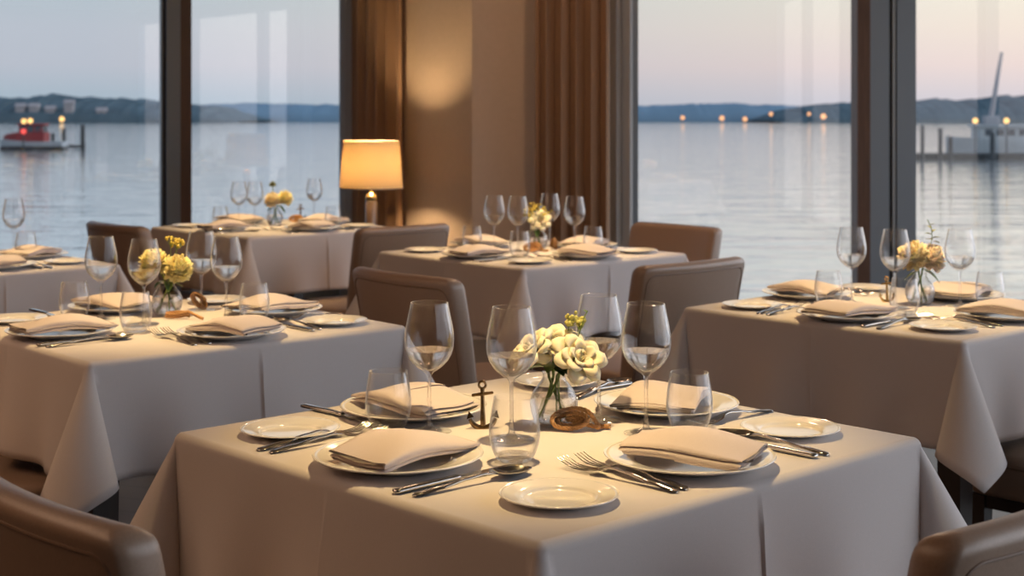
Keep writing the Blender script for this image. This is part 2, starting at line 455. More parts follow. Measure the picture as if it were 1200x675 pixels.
for i, (t, (cx, cy, an, h)) in enumerate(TABLES.items()):
    e = thing('dining_table', TLAB[t][0], 'table', (cx, cy, 0), math.radians(an), 'cloth-covered dining tables')
    hi = h - .012
    bevel(obj('tabletop', MB().box(-hi, hi, -hi, hi, TZ - .035, TZ - .003), M['darkwood'], e, smooth=False), .006)
    for sx in (-1, 1):
        for sy in (-1, 1):
            x, y = sx * (hi - .045), sy * (hi - .045)
            rings = [[Vector((x + px_ * w_, y + py_ * w_, z)) for px_, py_ in ((-1, -1), (1, -1), (1, 1), (-1, 1))] for z, w_ in ((0, .024), (.3, .03), (TZ - .036, .036))]
            obj('leg', MB().loft(rings), M['darkwood'], e, smooth=False)
    o = obj('tablecloth', cloth_mesh(h, .285 if t != 'front' else .30, seed=11 + i), M['cloth'], None, (cx, cy, TZ), sharp=60)
    o.rotation_euler = (0, 0, math.radians(an))
    sm = o.modifiers.new('thick', 'SOLIDIFY'); sm.thickness = .0014; sm.offset = -1
    tag(o, TLAB[t][1], 'tablecloth', 'pale tablecloths')

# ------------------------------------------------------------------ chairs
def make_chair(label):
    t = thing('dining_chair', label, 'chair', group='brown leather dining chairs')
    def slab(w0, w1, z0, z1, th, curve, lean, rc):
        rings = []; zs = [z0 + (z1 - rc - z0) * k / 6 for k in range(7)] + [z1 - rc + rc * math.sin(PI / 2 * k / 8) for k in range(1, 9)]
        for z in zs:
            v = (z - z0) / (z1 - z0); w_ = w0 + (w1 - w0) * v
            if z > z1 - rc: w_ = w_ - rc + math.sqrt(max(0, rc * rc - (z - z1 + rc) ** 2)) 
            tz = th * .5
            rt = .022
            if z > z1 - rt: tz *= math.sqrt(max(.02, 1 - ((z - z1 + rt) / rt) ** 2))
            loop = []
            NX = 12
            def yc(x): return -curve * (1 - (x / w0) ** 2) - lean * v - .035 * v * v
            for i in range(NX + 1):
                x = -w_ + .012 + (2 * w_ - .024) * i / NX; loop.append(Vector((x, yc(x) + tz, z)))
            for a in (60, 30, 0, -30, -60):
                x = w_ - .012 + .012 * math.cos(math.radians(a)); loop.append(Vector((x, yc(x) + tz * math.sin(math.radians(a)), z)))
            for i in range(NX + 1):
                x = w_ - .012 - (2 * w_ - .024) * i / NX; loop.append(Vector((x, yc(x) - tz, z)))
            for a in (240, 210, 180, 150, 120):
                x = -w_ + .012 + .012 * math.cos(math.radians(a)); loop.append(Vector((x, yc(x) + tz * math.sin(math.radians(a)), z)))
            rings.append(loop)
        return MB().loft(rings), yc, w_
    W = .265
    mb, _, _ = slab(W * .97, W, .34, .81, .062, .028, .045, .036)
    back = obj('backrest', mb.__class__().add([Vector(p) + Vector((0, -.235, 0)) for p in mb.v], mb.f), M['leather'], t, sharp=None)
    # welt seam along the back face
    pts = []
    def back_y(x, z):
        v = (z - .34) / .47
        return -.028 * (1 - (x / (W * .96)) ** 2) - .045 * v - .035 * v * v - .235 - .031
    for k in range(10): pts.append((-W + .022, back_y(-W + .022, .36 + .38 * k / 9), .36 + .38 * k / 9))
    for k in range(1, 6):
        a = PI / 2 * k / 6; x = -W + .022 + .03 * (1 - math.cos(a)); z = .74 + .034 * math.sin(a) ; pts.append((x, back_y(x, z), z))
    for k in range(13):
        x = (-W + .052) + (2 * W - .104) * k / 12; pts.append((x, back_y(x, .776), .776))
    pts += [(-p[0], p[1], p[2]) for p in reversed(pts[:15])]
    obj('piping', MB().tube(pts, .0028, 6), M['pipe'], back)
    seat = MB(); rings = []
    def rr(x0, x1, y0, y1, rad, z, nn=5):
        L = []
        for cx_, cy_, a0 in ((x1 - rad, y1 - rad, 0), (x0 + rad, y1 - rad, 90), (x0 + rad, y0 + rad, 180), (x1 - rad, y0 + rad, 270)):
            for k in range(nn + 1):
                a = math.radians(a0 + 90 * k / nn); L.append(Vector((cx_ + rad * math.cos(a), cy_ + rad * math.sin(a), z)))
        return L
    for z, ins in ((.325, .012), (.33, .004), (.34, 0), (.41, 0), (.424, .004), (.432, .012), (.437, .028), (.440, .07), (.442, .14)):
        rings.append(rr(-W + .01 + ins, W - .01 - ins, -.235 + ins, .25 - ins, max(.01, .05 - ins * .3), z))
    seat_o = obj('seat', seat.loft(rings), M['leather'], t, sharp=None)
    obj('piping', MB().tube([p + Vector((0, 0, 0)) for p in rr(-W + .006, W - .006, -.235, .254, .05, .41)] + [rr(-W + .006, W - .006, -.235, .254, .05, .41)[0]], .003, 6), M['pipe'], seat_o)
    obj('apron', MB().box(-W + .03, W - .03, -.22, .23, .29, .324), M['darkwood'], t, smooth=False)
    for sx in (-1, 1):
        for y, sp in ((.215, .0), (-.215, -.05)):
            x = sx * (W - .045)
            rg = [[Vector((x + a * w_, y + b * w_ + sp * (1 - z / .34), z)) for a, b in ((-1, -1), (1, -1), (1, 1), (-1, 1))] for z, w_ in ((0, .014), (.322, .023))]
            obj('leg', MB().loft(rg), M['darkwood'], t, smooth=False)
    return t
CH = [((-.63, 1.91), 43.2, 'brown leather chair back cropped by the lower left picture corner'),
      ((.69, 1.87), 133.2, 'dark leather chair back cropped by the lower right picture corner'),
      ((-.345, 4.60), 41.2, 'brown leather chair between the yellow mum table and cream rose table'),
      ((-.49, 6.60), 133.0, 'grey-lit leather chair in front of the glowing wall beside the lamp'),
      ((.62, 4.97), 131.2, 'grey-lit leather chair back before the water, behind the peach flower table'),
      ((.76, 6.66), 221.2, 'brown leather chair facing us beyond the cream rose table, against the window'),
      ((-1.84, 6.72), 43.0, 'dark leather chair against the left window between two cloths'),
      ((-1.59, 3.29), 41.0, 'leather chair whose seat shows under the yellow mum table cloth'),
      ((1.75, 3.54), 133.5, 'leather chair whose seat shows under the peach flower table cloth')]
ch0 = None
for (bx, by), an, lab in CH:
    d = Vector((math.cos(math.radians(an)), math.sin(math.radians(an)), 0)); p = Vector((bx, by, 0)) + d * .32
    if ch0 is None:
        ch0 = make_chair(lab); ch0.location = p; ch0.rotation_euler = (0, 0, math.radians(an - 90))
    else: dup(ch0, p, math.radians(an - 90), lab)

# ------------------------------------------------------------------ tableware prototypes (built once, then copied)
def proto_plate(R, name):
    well = R * .62
    prof = [(0, .003), (well * .93, .003), (well * .985, .0040), (well * 1.02, .0085), (well * 1.05, .0108), (R * .75, .0128), (R * .93, .0185), (R * .965, .0195), (R * .972, .0188), (R * .985, .0195), (R, .0200),
            (R * 1.004, .0188), (R * .99, .0170), (R * .68, .0070), (well * .95, .0005), (well * .80, 0.0), (well * .76, .0012), (0, .0012)]
    k = R / .135 if R < .12 else 1
    return MB().lathe([(r, z * (k if k < 1 else 1)) for r, z in prof], 72).mesh(name, M['china'], True, 50)
ME = {}
ME['plate'] = proto_plate(.135, 'dinner_plate'); ME['bread'] = proto_plate(.086, 'bread_plate')

def napkin_mesh(seed):
    r = random.Random(seed); W, L, lay, gap, th = .134, .205, 3, .0058, .0044
    path = []
    for k in range(lay):
        z = gap * k + .0022; x0, x1 = (W / 2, -W / 2) if k % 2 == 0 else (-W / 2, W / 2)
        sh = .004 * r.uniform(-1, 1)
        for i in range(13): path.append((x0 + (x1 - x0) * i / 12 + sh * (i / 12), z))
        if k < lay - 1:
            sx = -1 if k % 2 == 0 else 1
            for a in (-60, -30, 0, 30, 60):
                path.append((x1 + sh + sx * gap * .62 * math.cos(math.radians(a)), z + gap / 2 + gap / 2 * math.sin(math.radians(a))))
    P = [Vector((x, 0, z)) for x, z in path]; loop_u, loop_d = [], []
    for i, p in enumerate(P):
        t = (P[min(i + 1, len(P) - 1)] - P[max(i - 1, 0)]).normalized(); nrm = Vector((-t.z, 0, t.x))
        loop_u.append(p + nrm * th / 2); loop_d.append(p - nrm * th / 2)
    e1 = P[-1] + (P[-1] - P[-2]).normalized() * th * .45; e0 = P[0] + (P[0] - P[1]).normalized() * th * .45
    sec = loop_u + [e1] + loop_d[::-1] + [e0]
    rings = []; tw = r.uniform(-.16, .16); ph = r.uniform(0, 6); ph2 = r.uniform(0, 6)
    NJ = 26
    for j in range(NJ + 1):
        v = j / NJ; ring = []
        endr = min(1, min(v, 1 - v) * NJ / 1.6)                  # rounded cloth edge at both ends
        for p in sec:
            layer = p.z / (gap * lay)
            y = -L / 2 + L * v + (.006 * math.sin(layer * 5 + ph) + .010 * (p.x / W)) * (1 if v > .5 else -.7)
            zc = round((p.z - .0022) / gap) * gap + .0022
            z = zc + (p.z - zc) * (.35 + .65 * endr)
            puff = 1 + .75 * math.sin(PI * v) * (1 - (p.x / (W * .60)) ** 2)
            z = z * puff
            z += .0035 * math.sin(5.2 * v + ph + 9 * p.x) + .0024 * math.sin(40 * p.x + ph2 + 3 * v) * (.3 + layer)
            z += .007 * (.25 + .75 * min(1, layer)) * math.sin(PI * min(1, v * 1.15)) ** 1.5 * (.55 + p.x / W * .7 * (1 if seed % 2 else -1))
            x = p.x * (1 + .07 * math.sin(2.5 * v + ph)) + tw * (v - .5) * L
            ring.append(Vector((x, y, z)))
        rings.append(ring)
    zmin = min(p.z for r_ in rings for p in r_)
    for r_ in rings:
        for p in r_: p.z += .0185 - zmin - .004
    return MB().loft(rings).mesh('napkin', M['napkin'], True, 75)
ME['napkin'] = [napkin_mesh(s) for s in (2, 5, 9)]

def ell(w_, t_, y, z, x=0.0, n=10, flat=.75):
    out = []
    for k in range(n):
        a = 2 * PI * k / n; c, s_ = math.cos(a), math.sin(a)
        out.append(Vector((x + w_ * math.copysign(abs(c) ** flat, c), y, z + t_ * math.copysign(abs(s_) ** flat, s_))))
    return out
def lerp_tab(tab, y):
    for (a, *A), (b, *B) in zip(tab, tab[1:]):
        if a <= y <= b:
            u = (y - a) / (b - a); u = u * u * (3 - 2 * u)
            return [p + (q_ - p) * u for p, q_ in zip(A, B)]
    return tab[-1][1:]
def knife_meshes():
    hb = MB(); tab = [(-.125, .003, .002, .004), (-.122, .0082, .0036, .0042), (-.06, .0078, .004, .0048), (-.012, .0062, .0036, .0050), (-.004, .0066, .0040, .005), (.000, .0055, .003, .005)]
    hb.loft([ell(*lerp_tab(tab, y)[:2], y, lerp_tab(tab, y)[2]) for y in [-.125, -.1235, -.122, -.115, -.1, -.08, -.06, -.04, -.025, -.012, -.008, -.004, 0]])
    bb = MB(); rings = []
    for k in range(13):
        v = k / 12; y = -.002 + .127 * v
        wl = .0055 + .004 * math.sin(min(1, v * 1.5) * PI / 2)
        x0 = -.0055; x1 = wl
        if v > .72: x0 = -.0055 + (wl + .004) * ((v - .72) / .28) ** 2 * .95
        rings.append([Vector((x0, y, .0056)), Vector((x0, y, .0040)), Vector((x1, y, .0044)), Vector((x1, y, .0050))])
    bb.loft(rings)
    return hb.mesh('handle', M['steel'], True, 60), bb.mesh('blade', M['steel'], True, 30)
def fork_mesh():
    mb = MB(); L0 = -.118
    tab = [(L0, .004, .0012, .0015), (L0 + .004, .0085, .002, .0025), (-.07, .0065, .002, .0065), (-.02, .0036, .0021, .0125), (.005, .0034, .0022, .0148), (.02, .0044, .0018, .0135), (.036, .0115, .0012, .0085), (.050, .0128, .0011, .0065)]
    ysl = [L0 + (.168) * k / 26 for k in range(27)]
    mb.loft([ell(*lerp_tab(tab, y)[:2], y, lerp_tab(tab, y)[2]) for y in ysl])
    for i in range(4):
        x = -.0107 + .00713 * i
        rings = []
        for k in range(8):
            v = k / 7; y = .047 + .066 * v; z = .0067 - .004 * math.sin(PI * min(1, v * .9)) + .010 * v ** 2
            rings.append(ell(.0019 * (1 - .45 * v), .0011 * (1 - .4 * v), y, z, x, 6, 1))
        mb.loft(rings)
    return mb.mesh('fork', M['steel'], True, 60)
def spoon_mesh():
    mb = MB(); L0 = -.120
    tab = [(L0, .004, .0014, .002), (L0 + .004, .0085, .0024, .0032), (-.07, .0065, .0024, .006), (-.02, .0036, .0022, .0105), (.012, .0033, .0022, .0125), (.026, .0045, .0018, .0115), (.034, .0085, .0012, .0100)]
    mb.loft([ell(*lerp_tab(tab, y)[:2], y, lerp_tab(tab, y)[2]) for y in [L0 + (.154) * k / 24 for k in range(25)]])
    top = []; bot = []
    NR, NA = 6, 28
    cy, a_, b_ = .068, .021, .037
    for side, dz in ((0, 0), (1, -.0013)):
        R_ = []
        for k in range(NR + 1):
            rr_ = k / NR; R_.append([])
            for i in range(NA):
                an = 2 * PI * i / NA; x = a_ * rr_ * math.cos(an) * (1 - .14 * math.sin(an)); y = cy + b_ * rr_ * math.sin(an)
                z = .0108 - .0090 * (1 - rr_ ** 2) + dz * (1 if k < NR else .4) - .0015 * math.sin(an) * rr_
                R_[-1].append(Vector((x, y, z)))
        (top if side == 0 else bot).extend(R_)
    rings = bot[::1][0:] + top[::-1]
    mb.loft(rings, cap=True)
    return mb.mesh('spoon', M['steel'], True, 60)
ME['knife'] = knife_meshes(); ME['fork'] = fork_mesh(); ME['spoon'] = spoon_mesh()

# wine glass: bowl, stem and foot share their border rings so that the glass reads as one solid
def wine_glass_meshes():
    S = 48
    bowl_out = [(.0048, .1000), (.0075, .1040), (.0145, .1085), (.0235, .1150), (.0325, .1245), (.0390, .1355), (.0426, .1480), (.0437, .1600), (.0428, .1740), (.0405, .1880), (.0376, .2020), (.0350, .2140), (.0332, .2240), (.0329, .2258)]
    rim = [(.0327, .2263), (.0322, .2266), (.0317, .2262), (.0316, .2256)]
    bowl_in = [(r - .0011 - (.0006 if z < .13 else 0), z) for r, z in reversed(bowl_out[4:-1])] + [(.0225, .1172), (.0135, .1112), (.0060, .1078), (0, .1070)]
    stem = [(.0048, .1000), (.0038, .0940), (.0034, .0800), (.0034, .0400), (.0040, .0220), (.0055, .0130), (.0075, .0088)][::-1]
    foot = [(.0075, .0088), (.0110, .0062), (.0180, .0040), (.0280, .0026), (.0380, .0018), (.0395, .0012), (.0385, .0003), (.0300, .0002), (.0, .0008)][::-1]
    liq = [(0, .1074), (.0062, .1082), (.0134, .1116), (.0222, .1176), (.0308, .1262), (.0372, .1365), (.0400, .1440), (.0, .1440)]
    return (MB().lathe(bowl_out + rim + bowl_in, S).mesh('bowl', M['shell'], True, None),
            MB().lathe(stem, 24).mesh('stem', M['glass'], True, None), MB().lathe(foot, S).mesh('foot', M['shell'], True, None), MB().lathe(liq, S).mesh('water', M['water_glass'], True, 40))
def fix_normals(me, flip=False):
    import bmesh
    bm = bmesh.new(); bm.from_mesh(me); bmesh.ops.recalc_face_normals(bm, faces=bm.faces)
    if flip: bmesh.ops.reverse_faces(bm, faces=bm.faces)
    bm.to_mesh(me); bm.free()
ME['wine'] = wine_glass_meshes()
def tumbler_meshes():
    base = [(0, .0012), (.018, .0008), (.0225, .0004), (.0255, .0012), (.0285, .0040), (.0318, .0092), (.0305, .0108), (.0240, .0104), (.0120, .0098), (0, .0095)]
    out = [(.0318, .0092), (.0345, .0150), (.0385, .0270), (.0407, .0400), (.0410, .0500), (.0398, .0640), (.0375, .0800), (.0350, .0940), (.0338, .1018), (.0337, .1026), (.0332, .1031), (.0325, .1032), (.0321, .1028)]
    inn = [(.0320, .1020), (.0337, .0940), (.0362, .0800), (.0385, .0640), (.0396, .0500), (.0392, .0400), (.0370, .0280), (.0332, .0170), (.0305, .0108)]
    return MB().lathe(out + inn, 48).mesh('wall', M['shell'], True, None), MB().lathe(base, 48).mesh('base', M['glass'], True, 50)
ME['tumbler'] = tumbler_meshes()
def vase_meshes():
    out = [(0, .0010), (.022, .0006), (.0265, .0006), (.0300, .0030), (.0360, .0120), (.0410, .0260), (.0428, .0390), (.0415, .0500), (.0370, .0620), (.0290, .0730), (.0232, .0800), (.0205, .0855), (.0200, .0900), (.0212, .0945), (.0222, .0958), (.0218, .0968)]
    inn = [(.0198, .0958), (.0185, .0920), (.0183, .0870), (.0205, .0815), (.0265, .0740), (.0348, .0620), (.0392, .0500), (.0404, .0390), (.0386, .0260), (.0335, .0130), (.0270, .0070), (.0150, .0062), (0, .0062)]
    wat = [(0, .0066), (.0150, .0066), (.0266, .0074), (.0330, .0133), (.0381, .0260), (.0399, .0390), (.0388, .0500), (.0372, .0540), (.0, .0540)]
    return MB().lathe(out + inn, 48).mesh('glass_body', M['shell'], True, None), MB().lathe(wat, 48).mesh('water', M['water_glass'], True, 40)
ME['vase'] = vase_meshes()
for k in ('wine', 'vase'): pass

def anchor_parts():
    d = {}
    S = .001
    tor = MB(); ring = []
    for k in range(20):
        a = 2 * PI * k / 20; ring.append([Vector(((6.6 + 2.4 * math.cos(b)) * math.cos(a) * S, 2.4 * math.sin(b) * S, (82 + (6.6 + 2.4 * math.cos(b)) * math.sin(a)) * S)) for b in [2 * PI * q_ / 8 for q_ in range(8)]])
    ring.append(ring[0]); tor.loft(ring, cap=False); d['ring'] = tor
    d['shank'] = MB().loft([ell(w_ * S, w_ * .8 * S, 0, 0, 0, 10, .8) and [Vector((p.x, p.z, z * S)) for p in ell(w_ * S, w_ * .8 * S, 0, 0, 0, 10, .8)] for z, w_ in ((1, 4.6), (10, 5.4), (40, 4.3), (68, 3.8), (75, 4.6), (78, 3.0))])
    st = MB().tube([(-18 * S, 0, 63 * S), (-15 * S, 0, 63.4 * S), (0, 0, 65 * S), (15 * S, 0, 66.4 * S), (18 * S, 0, 66.8 * S)], [3.0 * S, 2.8 * S, 3.6 * S, 2.8 * S, 3.0 * S], 8); st.ball((-18.5 * S, 0, 63 * S), 2.9 * S); st.ball((18.5 * S, 0, 66.8 * S), 2.9 * S)
    d['stock'] = st
    pts = [(26 * math.sin(a) * S, 0, (27 - 26 * math.cos(a)) * S) for a in [math.radians(x) for x in range(-72, 73, 12)]]
    d['arms'] = MB().tube(pts, [(2.4 + 3.4 * math.cos(math.radians(x))) * S for x in range(-72, 73, 12)], 8)
    fl = []
    for sx in (-1, 1):
        c = Vector((sx * 25 * S, 0, 20 * S)); f_ = MB()
        tip = Vector((sx * 27 * S, 0, 34 * S)); i1 = Vector((sx * 17.5 * S, 0, 23 * S)); o1 = Vector((sx * 31 * S, 0, 18.5 * S))
        f_.add([tip + Vector((0, 1 * S, 0)), i1 + Vector((0, 3 * S, 0)), o1 + Vector((0, 3 * S, 0)), tip - Vector((0, 1 * S, 0)), i1 - Vector((0, 3 * S, 0)), o1 - Vector((0, 3 * S, 0))],
               [(0, 1, 2), (5, 4, 3), (0, 3, 4, 1), (1, 4, 5, 2), (2, 5, 3, 0)]); fl.append(f_)
    d['fluke'] = fl
    return d
def make_anchor(label, loc, rz, mat, scale=1.0, tilt=(0, 0)):
    e = thing('anchor_ornament', label, 'ornament', loc, rz, 'small anchor ornaments'); e.rotation_euler = (tilt[0], tilt[1], rz); e.scale = (scale,) * 3
    d = anchor_parts()
    for k in ('shank', 'ring', 'stock', 'arms'): obj(k, d[k], mat, e)
    for f_ in d['fluke']: obj('fluke', f_, mat, e, smooth=False)
    return e
def rope_mesh(kind, seed=1):
    """a small hank of twisted rope; kind 'knot' lies along x with loose ends, 'coil' stands up"""
    r = random.Random(seed); path = []
    if kind == 'knot':
        turns = 2.3
        for k in range(170):
            t = k / 169; a = 2 * PI * turns * t + .5
            A = .037 - .020 * t; B = .0200 - .0150 * t
            path.append(Vector((-.006 + A * math.cos(a) + .004 * math.sin(a), B * .75 * math.sin(a + .25 * math.sin(9 * t)) - .002 + .010 * (t - .5), .0045 + B * .85 * (1 + math.sin(a)) + .007 * t)))
        e = path[-1]
        for k in range(1, 16): path.append(Vector((e.x + .0040 * k, e.y - .0006 * k + .002 * math.sin(k * .4), max(.0055, e.z - .0008 * k))))
        s0 = path[0]; pre = [Vector((.062 - .003 * k, .010 + .0004 * k, .0055)) for k in range(8)]
        path = pre + [pre[-1].lerp(s0, q_ / 5) for q_ in range(1, 5)] + path
    elif kind == 'leaf':
        for k in range(100):
            t = k / 99; a = 2 * PI * 2 * t
            path.append(Vector((-.012 + .034 * math.cos(a) * (1 - .1 * t), .010 * math.sin(a) * (1 + .3 * t), .0065 + .014 * t + .004 * math.sin(a + .6))))
        e = path[-1]
        for k in range(1, 12): path.append(Vector((e.x + .0045 * k, e.y - .0016 * k, max(.006, e.z - .0016 * k))))
    else:
        for k in range(130):
            t = k / 129; a = 2 * PI * 4 * t
            h_ = .024 - .010 * t
            path.append(Vector(((.019 - .011 * t) * math.cos(a) - .014 * math.sin(a) * (1 - .4 * t), .020 * (t - .5) + .003 * math.sin(2 * a), .028 + h_ * math.sin(a))))
    # smooth a little
    for _ in range(3): path = [path[0]] + [(path[i - 1] + path[i] * 2 + path[i + 1]) / 4 for i in range(1, len(path) - 1)] + [path[-1]]
    zmin = min(p.z for p in path); 
    for p in path: p.z += .0052 - zmin
    mb = MB(); length = 0; ang = [0]
    for a, b in zip(path, path[1:]): length += (b - a).length; ang.append(length / .0230 * 2 * PI)
    t0 = (path[1] - path[0]).normalized(); nx = t0.orthogonal().normalized()
    fr = []
    for k, p in enumerate(path):
        t = (path[min(k + 1, len(path) - 1)] - path[max(k - 1, 0)]).normalized(); nx = (nx - t * nx.dot(t)).normalized(); fr.append((p, nx.copy(), t.cross(nx)))
    for s in range(3):
        mb.tube([p + (n_ * math.cos(ang[k] + s * 2 * PI / 3) + b_ * math.sin(ang[k] + s * 2 * PI / 3)) * .0023 for k, (p, n_, b_) in enumerate(fr)], .0023, 7)
    return mb

# ------------------------------------------------------------------ flowers
def rose_mesh(R, seed, mat):
    r = random.Random(seed); mb = MB()
    layers = [(3, 6, .34, 1.05), (4, 16, .50, 1.0), (5, 32, .72, .98), (6, 52, .92, .95), (7, 74, 1.08, .90)]
    for li, (n_, tau, size, hs) in enumerate(layers):
        off = r.uniform(0, 6)
        for k in range(n_):
            th = off + 2 * PI * k / n_ + r.uniform(-.15, .15); tt = math.radians(tau + r.uniform(-6, 6)); sz = size * R * r.uniform(.92, 1.06)
            phi = PI / n_ * 1.35
            G = []
            for iu in range(9):
                u = iu / 4 - 1; row = []; rad, z = .06 * R + .05 * R * li, -.30 * R - .05 * R * li
                for iv in range(9):
                    v = iv / 8
                    if iv:
                        al = tt * (.55 + .55 * v) - math.radians(38) * (1 - v) * .0 + (math.radians(62) * max(0, v - .72) / .28 if li > 1 else -math.radians(18) * v)
                        if v < .3: al = max(al, math.radians(50) * (1 - v / .3))
                        ds = sz * 1.12 / 8
                        rad += math.sin(al) * ds; z += math.cos(al) * ds
                    e = 1 - .22 * (abs(u) ** 2.2) * v
                    wv = math.sin(PI * min(.93, .22 + .60 * v))
                    ang_ = th + u * phi * wv
                    rr_ = rad * e + .03 * R * abs(u) * (v) * (1 if (k % 2) else -1) * .5
                    wob = .025 * R * math.sin(7 * u + 3 * k + li) * v * v
                    row.append(Vector((rr_ * math.cos(ang_), rr_ * math.sin(ang_), z * 1 + wob - .10 * R * u * u * v)))
                G.append(row)
            mb.grid(G)
    return mb
def mum_mesh(R, seed, n=190, wide=1.0):
    r = random.Random(seed); mb = MB()
    for k in range(n):
        t = (k + .5) / n; cz = 1 - 1.55 * t; ph = k * 2.39996 + r.uniform(-.1, .1)
        s = math.sqrt(max(0, 1 - cz * cz)); d = Vector((s * math.cos(ph), s * math.sin(ph), cz + r.uniform(-.04, .04))).normalized()
        side = d.cross(Vector((0, 0, 1)));  side = side.normalized() if side.length > 1e-3 else Vector((1, 0, 0)); up = side.cross(d)
        L = R * r.uniform(.86, 1.04); w_ = R * .105 * wide * (1.0 + .5 * t); G = []
        curl = r.uniform(.10, .28)
        for iu in (-1, -.4, .4, 1):
            row = []
            for iv in range(6):
                v = iv / 5; rad = L * (.30 + .70 * v)
                ww_ = w_ * math.sin(PI * min(.90, .16 + .70 * v))
                p = d * rad + side * iu * ww_ + up * (L * curl * v * v + ww_ * .45 * iu * iu)
                row.append(p)
            G.append(row)
        mb.grid(G)
    mb.ball((0, 0, 0), R * .45, 10, 6)
    return mb
def leaf_mesh(L, W_, bend=.3):
    mb = MB(); G = []
    for iu in range(7):
        u = iu / 3 - 1; row = []
        for iv in range(11):
            v = iv / 10; w_ = W_ * math.sin(PI * v ** .8) ** .85 if 0 < v < 1 else .0
            row.append(Vector((u * w_, L * v, -bend * L * v * v + abs(u) * w_ * .35)))
        G.append(row)
    return mb.grid(G)
def flower(name, label, cat, vase_at, top, mesh_mb, mat, foot=(0, 0), leaves=(), tilt=(0, 0), group=None, scale_z=1, stem_r=.0026):
    """a cut flower: bloom at world point top, stem down into the vase standing at vase_at"""
    va = Vector(vase_at); top = Vector(top)
    e = thing(name, label, cat, (va.x, va.y, va.z), 0, group)
    rel = top - va
    neck = Vector((rel.x * .22 + foot[0] * .1, rel.y * .22 + foot[1] * .1, .088)); 
    if neck.xy.length > .011: neck.xy = neck.xy.normalized() * .011
    f0 = Vector((foot[0] * 1.6, foot[1] * 1.6, .012))
    pts = [f0.lerp(neck, k / 5) for k in range(6)]
    c = neck + Vector((neck.x, neck.y, .02))
    for k in range(1, 8):
        t = k / 7; pts.append(neck * (1 - t) ** 2 + (neck + Vector((0, 0, .03))) * 2 * t * (1 - t) + (rel - Vector((0, 0, .006))) * t * t)
    obj('stem', MB().tube(pts, stem_r, 7), M['stem'], e)
    b = obj('bloom', mesh_mb, mat, e, rel, sharp=None); b.rotation_euler = (tilt[0], tilt[1], 0)
    m = b.modifiers.new('thick', 'SOLIDIFY'); m.thickness = .0007
    for (frac, az, L, W_, el) in leaves:
        p = pts[6 + int(frac * 6)]
        l = obj('leaf', leaf_mesh(L, W_), M['leaf'], e, p, sharp=None); l.rotation_euler = (el, 0, az)
    return e
def spray(name, label, vase_at, tops, mat, rad=.0036, n=9, spread=.014, foot=(0, 0), seed=1, group=None):
    r = random.Random(seed); va = Vector(vase_at); e = thing(name, label, 'flower', va, 0, group)
    st = MB(); cl = []
    for ti, tp in enumerate(tops):
        bu = MB(); cl.append(bu); rel = Vector(tp) - va
        neck = Vector((max(-.009, min(.009, rel.x * .2)), max(-.009, min(.009, rel.y * .2)), .09))
        pts = [Vector((foot[0], foot[1], .012)).lerp(neck, k / 3) for k in range(4)] + [neck.lerp(rel - Vector((0, 0, spread)), k / 4) + Vector((.004 * math.sin(k + ti), 0, 0)) for k in range(1, 5)]
        st.tube(pts, .0011, 6)
        base = pts[-1]
        for k in range(n):
            q_ = rel + Vector((r.gauss(0, 1), r.gauss(0, 1), r.gauss(0, .7))) * spread * .62
            st.tube([base, base.lerp(q_, .6) + Vector((0, 0, -.002)), q_], .0006, 5)
            bu.ball(q_, rad * r.uniform(.75, 1.15), 7, 5, 1.1)
    obj('stem', st, M['stem'], e)
    for bu in cl: obj('bud_cluster', bu, mat, e)
    return e
def sprig(name, label, vase_at, pts_rel, leaves, mat, group=None):
    e = thing(name, label, 'foliage', vase_at, 0, group)
    P = [Vector((.004, .0, .012)), Vector((.004, .002, .088))] + [Vector(p) for p in pts_rel]
    obj('stem', MB().tube(P, .0012, 6), M['stem'], e)
    for (p, az, el, L, W_) in leaves:
        l = obj('leaf', leaf_mesh(L, W_, .2), mat, e, p, sharp=None); l.rotation_euler = (el, 0, az)
    return e

# ------------------------------------------------------------------ laying the tables
WH = {'front': 'the front table', 'mums': 'the yellow mum table', 'edge': 'the left-edge table', 'lamp': 'the table beside the lamp',
      'rose': 'the back cream-rose table', 'peach': 'the peach flower table'}
SD = {'FL': 'near left side', 'FR': 'near right side', 'BL': 'far left side', 'BR': 'far right side'}
ROT = {'FL': -90, 'FR': 0, 'BR': 90, 'BL': 180}
def sidepos(s, x, y):                       # diner's frame (x to the right, y towards the middle) -> table frame
    return {'FR': (x, y), 'BR': (-y, x), 'BL': (-x, -y), 'FL': (y, -x)}[s]
def put(kind, me, label, cat, t, a, b, rz=0.0, z=0.0, group=None, parts=None):
    p = local(t, a, b, z); rot = math.radians(TABLES[t][2]) + rz
    if parts:
        e = thing(kind, label, cat, p, rot, group)
        first = None
        for nm, m_ in parts:
            o = link(nm, m_, first if nm == 'water' else e)
            first = first or o
        return e
    o = link(kind, me, None, p, rot); return tag(o, label, cat, group)
ZT = .0006
nap_i = 0
